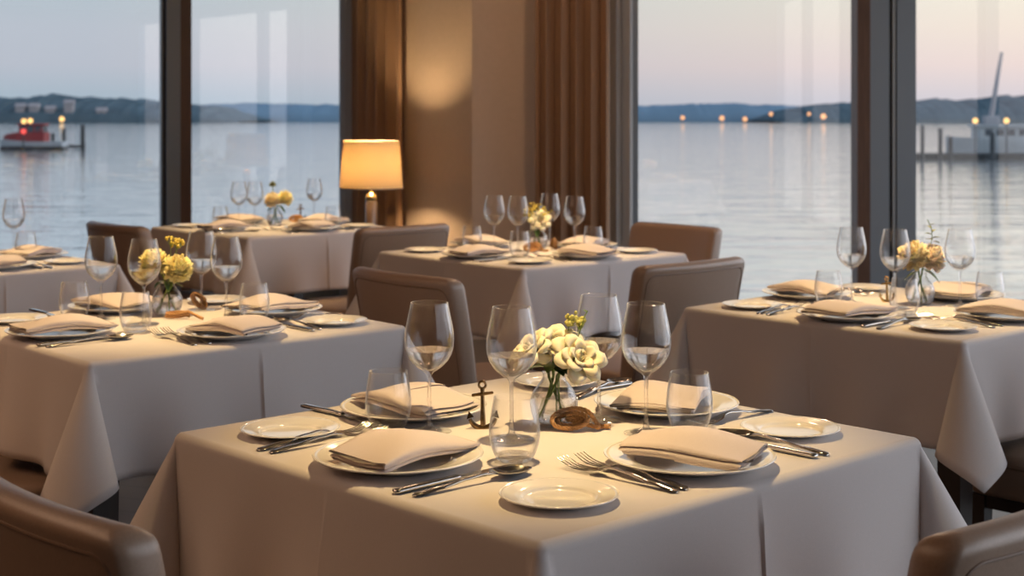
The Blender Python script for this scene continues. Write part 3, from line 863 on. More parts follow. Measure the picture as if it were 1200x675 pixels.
def setting(t, s, plate=(0, -.315), bread=(-.305, -.31), nap=0.0, napoff=(0, 0), fork=((-.205, -.30), (-.168, -.30)), knife=(.148, -.305), spoon=(.183, -.31), show='pnbffks', jit=1):
    global nap_i
    j = lambda k=1: rnd.uniform(-1, 1) * .006 * k
    sr = math.radians(ROT[s]); w, sd = WH[t], SD[s]; grp = lambda g: g + ' on ' + w
    if 'p' in show:
        a, b = sidepos(s, plate[0] + j(), plate[1] + j(.4))
        put('dinner_plate', ME['plate'], 'white dinner plate under a napkin, %s of %s' % (sd, w), 'plate', t, a, b, sr, ZT, grp('dinner plates'))
        if 'n' in show:
            a2, b2 = sidepos(s, plate[0] + napoff[0], plate[1] + napoff[1])
            put('folded_napkin', ME['napkin'][nap_i % 3], 'beige folded napkin on the plate, %s of %s' % (sd, w), 'napkin', t, a2, b2, sr + nap + rnd.uniform(-.1, .1), ZT, grp('folded napkins')); nap_i += 1
    if 'b' in show:
        a, b = sidepos(s, bread[0] + j(), bread[1] + j())
        put('bread_plate', ME['bread'], 'small empty side plate by the forks, %s of %s' % (sd, w), 'plate', t, a, b, sr, ZT, grp('side plates'))
    nf = show.count('f')
    for k in range(nf):
        a, b = sidepos(s, fork[k][0] + j(.5), fork[k][1] + j(.5))
        put('dinner_fork', ME['fork'], '%s steel fork of the pair, %s of %s' % (('outer', 'inner')[k], sd, w), 'fork', t, a, b, sr + rnd.uniform(-.05, .05), ZT, grp('forks'))
    if 'k' in show:
        a, b = sidepos(s, knife[0] + j(.5), knife[1])
        put('dinner_knife', None, 'steel table knife beside the spoon, %s of %s' % (sd, w), 'knife', t, a, b, sr + rnd.uniform(-.04, .04), ZT, grp('knives'), parts=[('handle', ME['knife'][0]), ('blade', ME['knife'][1])])
    if 's' in show:
        a, b = sidepos(s, spoon[0] + j(.5), spoon[1])
        put('table_spoon', ME['spoon'], 'steel spoon beside the knife, %s of %s' % (sd, w), 'spoon', t, a, b, sr + rnd.uniform(-.06, .06), ZT, grp('spoons'))
def wine(t, a, b, where):
    put('wine_glass', None, 'part-filled wine glass ' + where, 'glass', t, a, b, 0, ZT, 'wine glasses on ' + WH[t], parts=[('bowl', ME['wine'][0]), ('stem', ME['wine'][1]), ('foot', ME['wine'][2]), ('water', ME['wine'][3])])
def tumbler(t, a, b, where):
    put('tumbler', None, 'empty stemless tumbler ' + where, 'glass', t, a, b, 0, ZT, 'tumblers on ' + WH[t], parts=[('glass_wall', ME['tumbler'][0]), ('base', ME['tumbler'][1])])
def vase(t, a, b, label):
    e = put('flower_vase', None, label, 'vase', t, a, b, 0, ZT, 'glass flower vases', parts=[('glass_body', ME['vase'][0]), ('water', ME['vase'][1])])
    return Vector(e.location)

# --- front table
setting('front', 'FL', plate=(.0, -.322), bread=(-.298, -.322), nap=.05, fork=((-.232, -.315), (-.196, -.312)), knife=(.140, -.318), spoon=(.172, -.312))
setting('front', 'FR', plate=(.012, -.318), bread=(-.293, -.325), nap=.32, fork=((-.142, -.295), (-.108, -.295)), knife=(.190, -.305), spoon=(.222, -.312))
setting('front', 'BL', plate=(.058, -.285), bread=(-.335, -.31), nap=.1, knife=(.172, -.355), spoon=(.140, -.355), show='pnbk')
setting('front', 'BR', plate=(-.012, -.306), bread=(-.285, -.317), nap=.35, fork=((-.150, -.33), (-.15, -.33)), knife=(.21, -.33), show='pnbfk')
put('table_spoon', ME['spoon'], 'steel spoon with upturned bowl behind the cream roses, far corner of the front table', 'spoon', 'front', .375, .210, math.radians(-75), ZT)
wine('front', -.134, .152, 'beside the anchor, tall at left on the front table')
wine('front', -.071, .009, 'in front of the cream roses on the front table')
wine('front', .156, .018, 'just behind the right cream rose on the front table')
wine('front', .132, -.117, 'on the right of the cream roses on the front table')
tumbler('front', -.173, .218, 'beside the forks, left of the anchor on the front table')
tumbler('front', -.173, -.107, 'in front of the vase, by the spoon on the front table')
tumbler('front', .203, -.155, 'at right by the far right napkin of the front table')
v = vase('front', .06, .038, 'clear glass vase of cream roses on the front table')
def wpx(v_, dx, dy, dz): return (v_.x + dx, v_.y + dy, v_.z + dz)
flower('cream_rose', 'cream rose drooping to the left in the front table vase', 'flower', v, wpx(v, -.046, -.010, .142), rose_mesh(.042, 3, None), M['cream'], (.012, .008), [(.5, 1.9, .036, .014, -.1), (.3, 1.2, .040, .014, .1)], (.25, -.75), 'cream roses in the front vase')
flower('cream_rose', 'topmost full cream rose in the front table vase', 'flower', v, wpx(v, .002, .0, .152), rose_mesh(.045, 5, None), M['cream'], (-.014, .004), [(.3, 3.6, .038, .014, .0), (.4, 2.8, .038, .014, -.1), (.3, 4.2, .036, .014, .2)], (.55, -.12), 'cream roses in the front vase')
flower('cream_rose', 'cream rose turned to the right in the front table vase', 'flower', v, wpx(v, .048, -.028, .130), rose_mesh(.044, 8, None), M['cream'], (-.018, -.008), [(.35, -1.9, .040, .014, -.1), (.3, -2.6, .038, .014, .0)], (.75, .55), 'cream roses in the front vase')
spray('yellow_spray', 'sprig of tiny yellow green buds above the cream roses, front vase', v, [wpx(v, .030, .012, .187), wpx(v, .048, .014, .180)], M['budgreen'], .0042, 16, .012, (.010, -.012), 4)
sprig('bare_twig', 'thin green twig rising highest from the front table vase', v, [(.03, .0, .13), (.045, -.005, .165), (.054, -.006, .195), (.060, -.006, .206)], [((.058, -.006, .203), .8, .6, .010, .003)], M['leaf'])
make_anchor('bronze anchor standing upright on the front table', local('front', -.047, .108, .0), math.radians(8), M['bronze'], .93, (math.radians(-8), 0))
o = obj('rope_knot', rope_mesh('knot', 2), M['rope'], None, local('front', .062, -.012, 0)); o.rotation_euler = (0, 0, math.radians(-6)); tag(o, 'brown rope knot lying before the front vase', 'rope')

# --- yellow mum table
setting('mums', 'FL', plate=(.02, -.325), nap=.05, knife=(.148, -.315), spoon=(.183, -.31), show='pnbks')
setting('mums', 'FR', plate=(.0, -.318), nap=.3, fork=((-.142, -.27), (-.108, -.27)), knife=(.190, -.26), spoon=(.222, -.25), show='pnffks')
setting('mums', 'BL', plate=(.0, -.325), nap=.1, knife=(.19, -.36), spoon=(.16, -.36), show='pnbk')
setting('mums', 'BR', plate=(-.02, -.30), bread=(-.30, -.312), nap=.3, fork=((-.16, -.32), (-.16, -.32)), show='pnbf')
wine('mums', -.118, .186, 'at left of the yellow mums, over the back plate')
wine('mums', -.071, .026, 'in front of the yellow mums, its bowl over the left bloom')
wine('mums', .18, .173, 'just behind the right yellow mum')
wine('mums', .138, -.040, 'rightmost on the yellow mum table')
tumbler('mums', -.172, .235, 'leftmost on the yellow mum table')
tumbler('mums', -.152, -.087, 'before the vase on the yellow mum table')
tumbler('mums', .175, -.125, 'rightmost on the yellow mum table, by the napkin')
v = vase('mums', .055, .139, 'clear glass vase holding the yellow mums')
flower('yellow_mum', 'left pale yellow mum in the left table vase', 'flower', v, wpx(v, -.033, -.005, .142), mum_mesh(.046, 3), M['yellow'], (.012, .006), [(.1, 1.2, .04, .012, -.3)], (.3, -.4), 'pale yellow mums')
flower('yellow_mum', 'right pale yellow mum, lower of the two on the left table', 'flower', v, wpx(v, .030, -.01, .128), mum_mesh(.044, 6), M['yellow'], (-.014, .0), [(.1, 3.4, .04, .012, -.4), (.15, -1.2, .045, .012, -.2)], (.5, .4), 'pale yellow mums')
spray('yellow_spray', 'spray of small yellow buds above the pale yellow mums', v, [wpx(v, .010, .01, .208), wpx(v, .028, .012, .200)], M['bud'], .0045, 12, .016, (.008, -.01), 9)
o = obj('rope_knot', rope_mesh('leaf', 4), M['rope'], None, local('mums', .055, .055, 0)); o.rotation_euler = (0, 0, math.radians(-10)); tag(o, 'brown rope hank lying before the yellow mum vase', 'rope')
o = obj('rope_coil', rope_mesh('coil', 5), M['rope'], None, local('mums', .184, .195, 0)); o.rotation_euler = (0, math.radians(0), math.radians(20)); tag(o, 'upright brown rope coil right of the yellow mum vase', 'rope')

# --- peach flower table
setting('peach', 'FL', plate=(.03, -.318), bread=(-.30, -.312), nap=.05, show='pnbffks')
setting('peach', 'FR', plate=(.0, -.318), nap=.1, fork=((-.18, -.27), (-.14, -.27)), show='pnbff')
setting('peach', 'BL', plate=(.0, -.325), bread=(-.29, -.31), nap=.1, show='pnbff')
setting('peach', 'BR', plate=(-.01, -.30), nap=.3, fork=((-.16, -.30), (-.16, -.3)), show='pnf')
wine('peach', -.024, .153, 'leftmost before the dark window post, peach flower table')
wine('peach', -.015, .012, 'in front of the peach flowers')
wine('peach', .15, -.101, 'on the right of the peach flowers, against the window')
tumbler('peach', -.125, .165, 'leftmost on the peach flower table')
tumbler('peach', -.146, -.098, 'before the vase of peach flowers, by the spoon')
tumbler('peach', .20, -.168, 'rightmost on the peach flower table')
v = vase('peach', .1, .0, 'round clear glass vase holding the peach flowers')
flower('peach_dahlia', 'left peach yellow bloom in the window table vase', 'flower', v, wpx(v, -.018, -.002, .138), mum_mesh(.050, 13, 150, 1.4), M['peach'], (.010, .005), [(.1, 1.4, .05, .014, -.3)], (.35, -.35), 'peach blooms by the window')
flower('peach_dahlia', 'pink peach bloom turned to the right, window table vase', 'flower', v, wpx(v, .032, .006, .134), mum_mesh(.046, 16, 150, 1.4), M['pink'], (-.012, .004), [(.25, -1.9, .062, .017, -.4)], (.45, .5), 'peach blooms by the window')
sprig('eucalyptus_sprig', 'olive green leafy sprig above the peach blooms', v, [(.02, 0, .15), (.036, 0, .190), (.034, 0, .225), (.022, 0, .250)],
      [((.036, 0, .190), .6, .2, .022, .008), ((.037, 0, .195), -1.6, .3, .024, .008), ((.035, 0, .205), 1.4, .4, .022, .009), ((.035, 0, .212), -1.2, .6, .020, .008), ((.033, 0, .222), .9, .8, .018, .007), ((.030, 0, .232), -2.0, .6, .016, .006), ((.038, 0, .185), -2.2, 0, .022, .008)], M['leafpale'])
make_anchor('thin brass anchor standing left of the peach flower vase', local('peach', .085, .100, 0), math.radians(10), M['gold'], .85, (math.radians(-5), 0))

# --- back cream-rose table
setting('rose', 'FL', plate=(.03, -.318), bread=(-.295, -.312), nap=.05, show='pnbks')
setting('rose', 'FR', plate=(-.0, -.318), bread=(-.30, -.325), nap=.3, fork=((-.17, -.27), (-.13, -.27)), show='pnbff')
setting('rose', 'BL', plate=(.0, -.325), nap=.1, show='pn')
setting('rose', 'BR', plate=(-.01, -.30), bread=(-.30, -.312), nap=.3, fork=((-.16, -.32), (-.16, -.32)), show='pnbf')
wine('rose', -.06, .165, 'leftmost of four on the back cream-rose table')
wine('rose', -.011, .072, 'before the yellow sprays of the back cream-rose table')
wine('rose', .235, .145, 'behind the single cream rose, third of four from the left')
wine('rose', .157, -.09, 'rightmost of four on the back cream-rose table')
tumbler('rose', -.15, .20, 'leftmost on the back cream-rose table')
tumbler('rose', -.18, -.13, 'before the vase on the back cream-rose table')
tumbler('rose', .20, -.155, 'rightmost on the back cream-rose table')
v = vase('rose', .076, .047, 'clear glass vase of the single cream rose, back middle table')
flower('cream_rose', 'single cream rose on the back middle table', 'flower', v, wpx(v, .010, -.012, .128), rose_mesh(.044, 21, None), M['cream'], (-.012, .0), [(.1, 1.4, .05, .014, -.3), (.1, 3.0, .05, .014, -.5)], (1.0, .15))
spray('yellow_spray', 'yellow bud sprays around the single cream rose, back middle table', v, [wpx(v, -.030, .004, .150), wpx(v, -.008, .01, .180), wpx(v, .030, .01, .160), wpx(v, -.045, 0, .165)], M['bud'], .0055, 11, .020, (.008, -.006), 14)
o = obj('rope_knot', rope_mesh('knot', 7), M['rope'], None, local('rose', .01, .0, 0)); o.rotation_euler = (0, 0, math.radians(5)); tag(o, 'reddish brown rope knot before the single cream rose vase', 'rope')
o = obj('rope_coil', rope_mesh('coil', 9), M['rope'], None, local('rose', .145, .025, 0)); o.rotation_euler = (0, 0, math.radians(70)); tag(o, 'upright rope coil right of the single cream rose vase', 'rope')

# --- table beside the lamp
setting('lamp', 'FL', plate=(.03, -.318), bread=(-.295, -.312), nap=.05, show='pnbks')
setting('lamp', 'FR', plate=(.0, -.318), nap=.2, fork=((-.17, -.27), (-.13, -.27)), show='pnffks')
setting('lamp', 'BL', plate=(.0, -.325), nap=.1, show='pn')
setting('lamp', 'BR', plate=(-.01, -.30), bread=(-.30, -.312), nap=.3, show='pnb')
wine('lamp', -.103, .17, 'leftmost of three on the table beside the lamp')
wine('lamp', -.06, .09, 'second of three, left of the flowers beside the lamp')
wine('lamp', .385, .205, 'nearest the lit lamp, right of the orange flowers')
tumbler('lamp', -.18, .22, 'leftmost on the table beside the lamp')
tumbler('lamp', .235, -.17, 'nearest the lit lamp on its table')
v = vase('lamp', .063, .096, 'clear glass vase of orange yellow flowers beside the lamp')
flower('peach_mum', 'left orange yellow bloom in the vase beside the lamp', 'flower', v, wpx(v, -.008, -.01, .125), mum_mesh(.046, 31, 120, 1.3), M['peach'], (.01, 0), [(.1, 1.2, .05, .014, -.3)], (.5, -.3), 'orange yellow blooms beside the lamp')
flower('peach_mum', 'right orange yellow bloom in the vase beside the lamp', 'flower', v, wpx(v, .050, .005, .135), mum_mesh(.042, 33, 120, 1.3), M['yellow'], (-.01, 0), [(.2, -1.9, .06, .016, -.5)], (.4, .6), 'orange yellow blooms beside the lamp')
flower('yellow_bud', 'small closed olive bud highest in the vase beside the lamp', 'flower', v, wpx(v, -.012, .01, .205), mum_mesh(.020, 35, 50, 1.5), M['leafpale'], (.0, .01))
make_anchor('dark bronze anchor right of the flowers beside the lamp', local('lamp', .336, .263, 0), math.radians(5), M['bronze'], 1.0, (math.radians(-5), 0))
o = obj('rope_knot', rope_mesh('knot', 11), M['rope'], None, local('lamp', .27, .20, 0)); o.rotation_euler = (0, 0, math.radians(15)); tag(o, 'brown rope knot left of the dark anchor beside the lamp', 'rope')

# --- table cut by the left edge
setting('edge', 'FR', plate=(.03, -.30), nap=.2, show='pnks')
setting('edge', 'BR', plate=(.0, -.30), bread=(-.29, -.31), nap=.3, show='pnb')
wine('edge', .29, .16, 'cut by the left picture edge, against the water')
tumbler('edge', .262, -.02, 'on the table cut by the left picture edge')

# ------------------------------------------------------------------ lamp on its side table
LX, LY, LT = -.83, 8.55, .62
e = thing('side_table', 'small round dark side table under the lit lamp', 'table', (LX, LY, 0))
obj('table_top', MB().lathe([(0, LT), (.20, LT), (.206, LT - .006), (.206, LT - .022), (.20, LT - .028), (0, LT - .028)], 40), M['darkwood'], e)
obj('pedestal', MB().lathe([(0, LT - .028), (.03, LT - .028), (.022, LT - .08), (.02, .2), (.035, .04), (.15, .02), (.16, 0), (0, 0)], 32), M['darkwood'], e)
e = thing('table_lamp', 'lit table lamp with tapered cream shade before the brown drape', 'lamp', (LX, LY, LT))
obj('lamp_base', MB().lathe([(0, 0), (.075, 0), (.075, .012), (.045, .020), (.036, .030), (.036, .180), (.030, .190), (0, .192)], 32), pbr('lamp_ceramic', (.20, .13, .09), .2, coat=.5), e)
obj('collar', MB().lathe([(0, .192), (.030, .192), (.035, .204), (.035, .214), (.028, .226), (.012, .236), (.009, .262), (0, .264)], 32), M['gold'], e)
zb, zt = .885 - LT, 1.163 - LT
sh = MB(); sh.lathe([(.1875, zb), (.163, zt)], 64)
shade = obj('lamp_shade', sh, M['shade'], e)
obj('shade_trim', MB().lathe([(.1642, zt - .006), (.1636, zt + .001), (.1618, zt + .001), (.1622, zt - .006)], 64, close=True), pbr('shade_tape_top', (.75, .62, .42), .8), shade)
obj('shade_trim', MB().lathe([(.189, zb - .001), (.1885, zb + .008), (.1865, zb + .008), (.1870, zb - .001)], 64, close=True), pbr('shade_tape', (.75, .62, .42), .8), shade)
bulb = MB().ball((0, 0, (zb + zt) / 2 - .005), .042, 16, 10, 1.15)
obj('bulb', bulb, emit('bulb_glow', (1, .67, .34), 340), e)
obj('lamp_stalk', MB().lathe([(0, .26), (.006, .26), (.006, zb + .09), (.016, zb + .095), (.016, zb + .11), (0, zb + .11)], 16), M['gold'], e)

# ------------------------------------------------------------------ outside: water, shores, boats, pier
WZ = -2.7
def water_mat():
    m, nt, b = new_mat('bay_water')
    b.inputs['Metallic'].default_value = .65; b.inputs['Base Color'].default_value = (.76, .80, .80, 1); b.inputs['Roughness'].default_value = .05; b.inputs['IOR'].default_value = 2.4
    b.inputs['Specular IOR Level'].default_value = .9
    tc = nt.nodes.new('ShaderNodeTexCoord'); mp = nt.nodes.new('ShaderNodeMapping'); mp.inputs['Scale'].default_value = (.16, .55, 1)
    no = nt.nodes.new('ShaderNodeTexNoise'); no.inputs['Scale'].default_value = 1.0; no.inputs['Detail'].default_value = 4
    bp = nt.nodes.new('ShaderNodeBump'); bp.inputs['Strength'].default_value = .42; bp.inputs['Distance'].default_value = .30
    nt.links.new(tc.outputs['Object'], mp.inputs['Vector']); nt.links.new(mp.outputs[0], no.inputs['Vector']); nt.links.new(no.outputs['Fac'], bp.inputs['Height']); nt.links.new(bp.outputs['Normal'], b.inputs['Normal'])
    return m
struct(obj('water', MB().add([(-6000, -3000, WZ), (6000, -3000, WZ), (6000, 7000, WZ), (-6000, 7000, WZ)], [(0, 1, 2, 3)]), water_mat(), smooth=False))
def W(px, py, D): return Vector(((px - 600) / F * D, D, 1.3 - (py - HZ) / F * D))
def hills(name, D, prof, seed, mat, rough=1.0):
    """wooded shore: prof = (px, py) crest points seen from the room; a ridge with a front slope, a top and a back slope"""
    r = random.Random(seed); cols = []
    x0, x1 = prof[0][0], prof[-1][0]; N = int((x1 - x0) / 2.2); wob = 0
    for i in range(N + 1):
        px = x0 + (x1 - x0) * i / N
        for (a, ya), (b, yb) in zip(prof, prof[1:]):
            if a <= px <= b: y = ya + (yb - ya) * (px - a) / (b - a); break
        wob = wob * .72 + r.uniform(-1, 1) * rough
        top = W(px, y + wob, D); h_ = max(.3, top.z - WZ); X = top.x
        cols.append([Vector((X, D, WZ - .2)), Vector((X, D + 1, WZ + h_ * .25)), Vector((X + r.uniform(-1, 1), D + 14, WZ + h_ * .62)), Vector((X + r.uniform(-1, 1), D + 34, WZ + h_ * .86)), Vector((X, D + 60, WZ + h_ * (1 + 60 / D))), Vector((X, D + 160, WZ + h_ * .9)), Vector((X, D + 300, WZ - .2))])
    return struct(obj(name, MB().grid(cols), mat, sharp=None))
far = add_noise(pbr('far_hill_hazed_woods', (.17, .27, .36), .95, spec=0), .02, (.15, .24, .32))  # aerial haze is put into the blue foliage colour
near = add_noise(pbr('near_hill_hazed_woods', (.10, .15, .18), .95, spec=0), .05, (.075, .115, .14))  # weaker haze, likewise put into the blue-grey foliage colour
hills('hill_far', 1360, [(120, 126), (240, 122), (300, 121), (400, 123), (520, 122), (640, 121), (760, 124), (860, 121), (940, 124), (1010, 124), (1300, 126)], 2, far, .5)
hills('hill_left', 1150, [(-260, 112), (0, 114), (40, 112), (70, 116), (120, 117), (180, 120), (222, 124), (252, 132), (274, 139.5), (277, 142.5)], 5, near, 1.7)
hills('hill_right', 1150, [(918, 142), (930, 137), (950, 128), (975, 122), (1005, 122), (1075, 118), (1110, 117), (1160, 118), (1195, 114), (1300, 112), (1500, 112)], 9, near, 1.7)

M['hull'] = add_noise(pbr('boat_paint', (.40, .45, .48), .5), .5, (.33, .37, .40))
M['hullred'] = pbr('boat_red', (.22, .020, .024), .5)
M['hulldark'] = pbr('boat_dark', (.018, .024, .03), .5)
M['glassdark'] = pbr('boat_glass', (.05, .07, .09), .1)
M['pile'] = add_noise(pbr('wet_piling', (.040, .046, .050), .8), 3, (.025, .03, .034))
glow_y = emit('lamp_glow_yellow', (1, .58, .20), 2.2); glow_r = emit('lamp_glow_red', (1, .10, .09), 1.6); glow_o = emit('lamp_glow_orange', (1, .48, .22), 1.7)
def hull_mb(L, B, H, sheer=.5, n=14, z0=0.0):
    rings = []
    for k in range(n + 1):
        v = k / n; x = -L / 2 + L * v; bw = B / 2 * (1 - max(0, (v - .55) / .45) ** 2.2) * (.85 + .15 * min(1, v * 4)) + .02; top = H + sheer * max(0, v - .4) ** 1.5
        rings.append([Vector((x, -bw, top)), Vector((x - .0, -bw * .85, .1 + z0)), Vector((x, -bw * .55, -.35)), Vector((x, bw * .55, -.35)), Vector((x, bw * .85, .1 + z0)), Vector((x, bw, top))])
    return MB().loft(rings)
def lightball(label, px, py, D, rpx, mat, name='harbour_light', group='harbour lights', foot=None):
    p = W(px, py, D); z0 = WZ - .5 if foot is None else foot
    e = thing(name, label, 'light', (p.x, p.y, z0), 0, group); r_ = rpx / F * D
    obj('globe', MB().ball((0, 0, p.z - z0), r_, 12, 8), mat, e)
    obj('post', MB().tube([(0, 0, 0), (0, 0, p.z - z0 - r_ * .9)], .05 + .00015 * D, 6), M['pile'], e)
# red cabin boat on the left
D = 180; s = D / F
p = W(38, 174, D); e = thing('motor_boat', 'red cabin motor boat beside the left pier', 'boat', (p.x, p.y, WZ), math.radians(180))
obj('hull', hull_mb(76 * s, 2.6, 1.05, .7), M['hull'], e, sharp=30)
obj('waterline_stripe', hull_mb(76.6 * s, 2.64, .42, .05), M['hulldark'], e, sharp=30)
rg = [[Vector((x * s, -w_, z0)), Vector((x * s, w_, z0)), Vector((x * s, w_ * .95, z1)), Vector((x * s, -w_ * .95, z1))] for x, w_, z0, z1 in ((-17, 1.15, 1.0, 2.2), (16, 1.15, 1.0, 2.2), (26, .8, 1.1, 2.0), (33, .3, 1.3, 1.8))]
obj('deckhouse', MB().loft(rg), M['hullred'], e, smooth=False)
wh = bevel(obj('wheelhouse', MB().box(-15 * s, 13 * s, -.95, .95, 2.15, 3.05), M['glassdark'], e, smooth=False), .06)
bevel(obj('wheelhouse_roof', MB().box(-17 * s, 15 * s, -1.1, 1.1, 3.05, 3.28), M['hullred'], wh, smooth=False), .05)
for x in (-14, -5, 4, 12): obj('window_post', MB().box((x - .9) * s, (x + .9) * s, -.98, .98, 2.15, 3.05), M['hullred'], wh, smooth=False)
def piling(px, ytop, D, wpx_, label):
    t = W(px, ytop, D); r_ = wpx_ / 2 / F * D
    o = obj('piling', MB().lathe([(0, -1.0), (r_ * 1.1, -1.0), (r_ * 1.05, 0.0), (r_, (t.z - WZ) * .7), (r_ * .96, t.z - WZ - .05), (r_ * .8, t.z - WZ), (0, t.z - WZ)], 12), M['pile'], None, (t.x, D, WZ)); return tag(o, label, 'piling', 'mooring pilings')
def deck(name, label, xa, xb, ya, D, depth, th):
    a = W(xa, ya, D); b = W(xb, ya, D); mb = MB(); mb.box(0, b.x - a.x, -depth / 2, depth / 2, a.z - th, a.z)
    k = 0.0
    while k < b.x - a.x: mb.box(k, k + .3, -depth / 2 - .1, -depth / 2 + .05, WZ - .5, a.z - th); k += 3.2
    return tag(obj(name, mb, M['pile'], None, (a.x, D, 0), smooth=False), label, 'pier')
deck('pier', 'low dark pier beside the red cabin boat', 20, 98, 170, 186, 2.0, .35)
piling(75, 150, 183, 4, 'dark piling between the red boat and the pier end'); piling(97, 146, 183, 5, 'tall dark piling at the outer end of the left pier'); piling(62, 156, 183, 4, 'short dark piling just behind the red boat')
for (px, py, lab, mt, rp) in ((28, 142, 'yellow lamp over the red boat, left of a touching pair', glow_y, 3), (35.5, 141.5, 'yellow lamp over the red boat, right of a touching pair', glow_y, 3), (27.5, 154, 'red lamp on the red boat cabin', glow_r, 3)):
    lightball(lab, px, py, 176 if 'red lamp' in lab else 182, rp, mt)
lightball('single yellow lamp above the left pier pilings', 72.5, 139.5, 1100, 3, glow_y)
for px, py in ((23, 131), (39, 131), (80, 127), (118, 136), (58, 134)):
    o = obj('shore_house', MB().box(-5, 5, 0, 8, -8, 6).add([(-6, -1, 6), (6, -1, 6), (6, 9, 6), (-6, 9, 6), (-6, 4, 10), (6, 4, 10)], [(0, 1, 5, 4), (2, 3, 4, 5), (1, 2, 5), (3, 0, 4)]), pbr('house_wall', (.34, .32, .33), .8), None, W(px, py, 1156), smooth=False)
    o.scale = (.7, .7, .7); tag(o, 'small pale house among the trees of the left shore', 'house', 'houses on the left shore')
# white work boat and dock on the right
D = 146; s = D / F
p = W(1178, 185, D); e = thing('work_boat', 'pale work boat moored behind the right dock', 'boat', (p.x, p.y, WZ), math.radians(180))
obj('hull', hull_mb(140 * s, 3.4, 1.75, .9), M['hull'], e, sharp=30)
wh = bevel(obj('wheelhouse', MB().box(-28 * s, 36 * s, -1.2, 1.2, 1.6, 3.05), M['hull'], e, smooth=False), .08)
bevel(obj('wheelhouse_roof', MB().box(-32 * s, 40 * s, -1.35, 1.35, 3.05, 3.3), M['hull'], wh, smooth=False), .06)
for k in range(4):
    obj('window_glass', MB().box((-20 + 13 * k) * s, (-11 + 13 * k) * s, -1.23, 1.23, 2.2, 2.85), M['glassdark'], wh, smooth=False)
obj('mast', MB().tube([(18 * s, 0, 3.3), (4 * s, 0, 3.3 + 85 * s)], [.30, .16], 8), pbr('mast_paint', (.42, .40, .42), .5), e)
bevel(obj('mast_box', MB().box(8 * s, 26 * s, -.5, .5, 3.3, 4.2), pbr('mast_box_paint', (.35, .36, .39), .6), e, smooth=False), .1)
deck('dock', 'long dark dock in front of the pale work boat', 1040, 1290, 179.5, 138, 2.4, .62)
for px, yt, w_, lab in ((1081, 147, 4.5, 'tall dock piling nearest the dark window post'), (1102, 150, 5, 'second dock piling from the dark window post'), (1114, 160, 5.5, 'short dock piling at the work boat bow'), (1163, 155, 6, 'dock piling before the work boat wheelhouse')):
    piling(px, yt, 136.1, w_, lab)
lightball('yellow lamp over the work boat, nearer the window post', 1143, 141.5, 142, 3.2, glow_y); lightball('yellow lamp over the work boat, right of the mast', 1179.5, 141.5, 142, 3.2, glow_y)
for px, py, rp, lab in ((800, 138, 2.4, 'pink orange shore light first from the right curtain'), (846, 138.5, 2.8, 'orange shore light second from the right curtain'), (873, 139.5, 2.6, 'dim shore light third from the right curtain'), (903.5, 133.5, 2.2, 'dim light on the hill left of the orange hill light'), (965, 136.5, 3.2, 'bright orange light on the dark hill left of the window post'), (948, 133.5, 2, 'faint light beside the bright orange hill light')):
    lightball(lab, px, py, 1110, rp, glow_o, 'shore_light', 'lights on the far shore')

# ------------------------------------------------------------------ sky and lights
w = bpy.data.worlds.new('dusk_sky'); SC.world = w; w.use_nodes = True; nt = w.node_tree
for n_ in list(nt.nodes): nt.nodes.remove(n_)
out = nt.nodes.new('ShaderNodeOutputWorld'); bg = nt.nodes.new('ShaderNodeBackground'); nt.links.new(bg.outputs[0], out.inputs['Surface'])
tc = nt.nodes.new('ShaderNodeTexCoord'); sep = nt.nodes.new('ShaderNodeSeparateXYZ'); nt.links.new(tc.outputs['Generated'], sep.inputs[0])
def ramp(stops):
    r_ = nt.nodes.new('ShaderNodeValToRGB'); el = r_.color_ramp.elements
    while len(el) < len(stops): el.new(.5)
    for e_, (p_, c_) in zip(el, stops): e_.position = p_; e_.color = c_
    nt.links.new(sep.outputs['Z'], r_.inputs['Fac']); return r_
cool = ramp([(0.0, srgb(160, 178, 192)), (.012, srgb(164, 180, 195)), (.035, srgb(182, 187, 200)), (.06, srgb(184, 190, 202)), (.085, srgb(178, 190, 200)), (.3, srgb(168, 184, 204)), (1.0, srgb(130, 155, 190))])
warm = ramp([(0.0, srgb(198, 192, 202)), (.012, srgb(205, 196, 203)), (.035, srgb(226, 206, 202)), (.06, srgb(232, 216, 204)), (.085, srgb(232, 223, 208)), (.3, srgb(205, 208, 215)), (1.0, srgb(150, 170, 200))])
mr = nt.nodes.new('ShaderNodeMapRange'); mr.inputs['From Min'].default_value = -.28; mr.inputs['From Max'].default_value = .34; nt.links.new(sep.outputs['X'], mr.inputs['Value'])
mx = nt.nodes.new('ShaderNodeMix'); mx.data_type = 'RGBA'; nt.links.new(mr.outputs[0], mx.inputs['Factor']); nt.links.new(cool.outputs[0], mx.inputs[6]); nt.links.new(warm.outputs[0], mx.inputs[7])
fb = nt.nodes.new('ShaderNodeMapRange'); fb.inputs['From Min'].default_value = .40; fb.inputs['From Max'].default_value = .75; nt.links.new(sep.outputs['X'], fb.inputs['Value'])
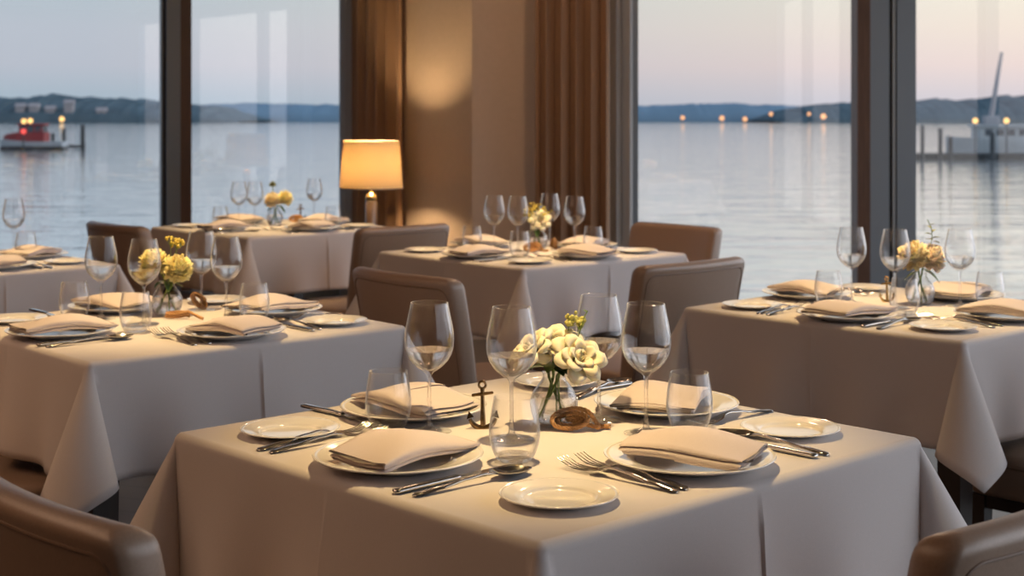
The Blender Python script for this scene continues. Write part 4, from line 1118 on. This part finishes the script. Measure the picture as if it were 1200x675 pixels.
mb_ = nt.nodes.new('ShaderNodeMix'); mb_.data_type = 'RGBA'; nt.links.new(fb.outputs[0], mb_.inputs['Factor']); nt.links.new(mx.outputs[2], mb_.inputs[6]); mb_.inputs[7].default_value = (.57, .585, .65, 1)
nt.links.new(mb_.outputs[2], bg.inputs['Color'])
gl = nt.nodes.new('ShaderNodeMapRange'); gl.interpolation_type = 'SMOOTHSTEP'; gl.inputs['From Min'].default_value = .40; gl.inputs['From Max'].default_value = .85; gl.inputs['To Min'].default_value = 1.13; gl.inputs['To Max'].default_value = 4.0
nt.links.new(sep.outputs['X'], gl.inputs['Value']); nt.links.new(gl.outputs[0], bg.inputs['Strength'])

for t, (cx, cy, an, h) in TABLES.items():
    l = bpy.data.lights.new('table_spotlight', 'SPOT'); l.energy = 110; l.color = (1, .70, .32); l.spot_size = math.radians(57); l.spot_blend = 1.0; l.shadow_soft_size = .03
    o = bpy.data.objects.new('table_spotlight', l); COL.objects.link(o); o.location = (cx + .0, cy, TZ + 1.35)
a = bpy.data.lights.new('added_warm_fill', 'AREA'); a.shape = 'RECTANGLE'; a.size = 2.2; a.size_y = 4.0; a.energy = 50; a.color = (1, .62, .40)  # added fill without a fixture, warms the left faces of the cloths
o = bpy.data.objects.new('added_warm_fill', a); COL.objects.link(o); o.location = (-3.3, 2.2, TOP - .03)

for (x, y, e_) in ((-.35, 7.0, 9), (.75, 5.9, 34)):
    l = bpy.data.lights.new('added_ceiling_fill', 'POINT'); l.energy = e_; l.color = (1, .66, .42); l.shadow_soft_size = .12  # added unseen fill brightening the pier, drapes and back tables
    o = bpy.data.objects.new('added_ceiling_fill', l); COL.objects.link(o); o.location = (x, y, TOP - .14)

# ------------------------------------------------------------------ view
SC.view_settings.view_transform = 'Standard'; SC.view_settings.look = 'None'; SC.view_settings.exposure = 0.14; SC.view_settings.gamma = 1.0; SC.view_settings.use_curve_mapping = False
cy = SC.cycles
cy.max_bounces = 16; cy.transmission_bounces = 14; cy.transparent_max_bounces = 24; cy.glossy_bounces = 6; cy.diffuse_bounces = 4
cy.caustics_reflective = False; cy.caustics_refractive = False; cy.use_denoising = True; cy.sample_clamp_indirect = 6.0
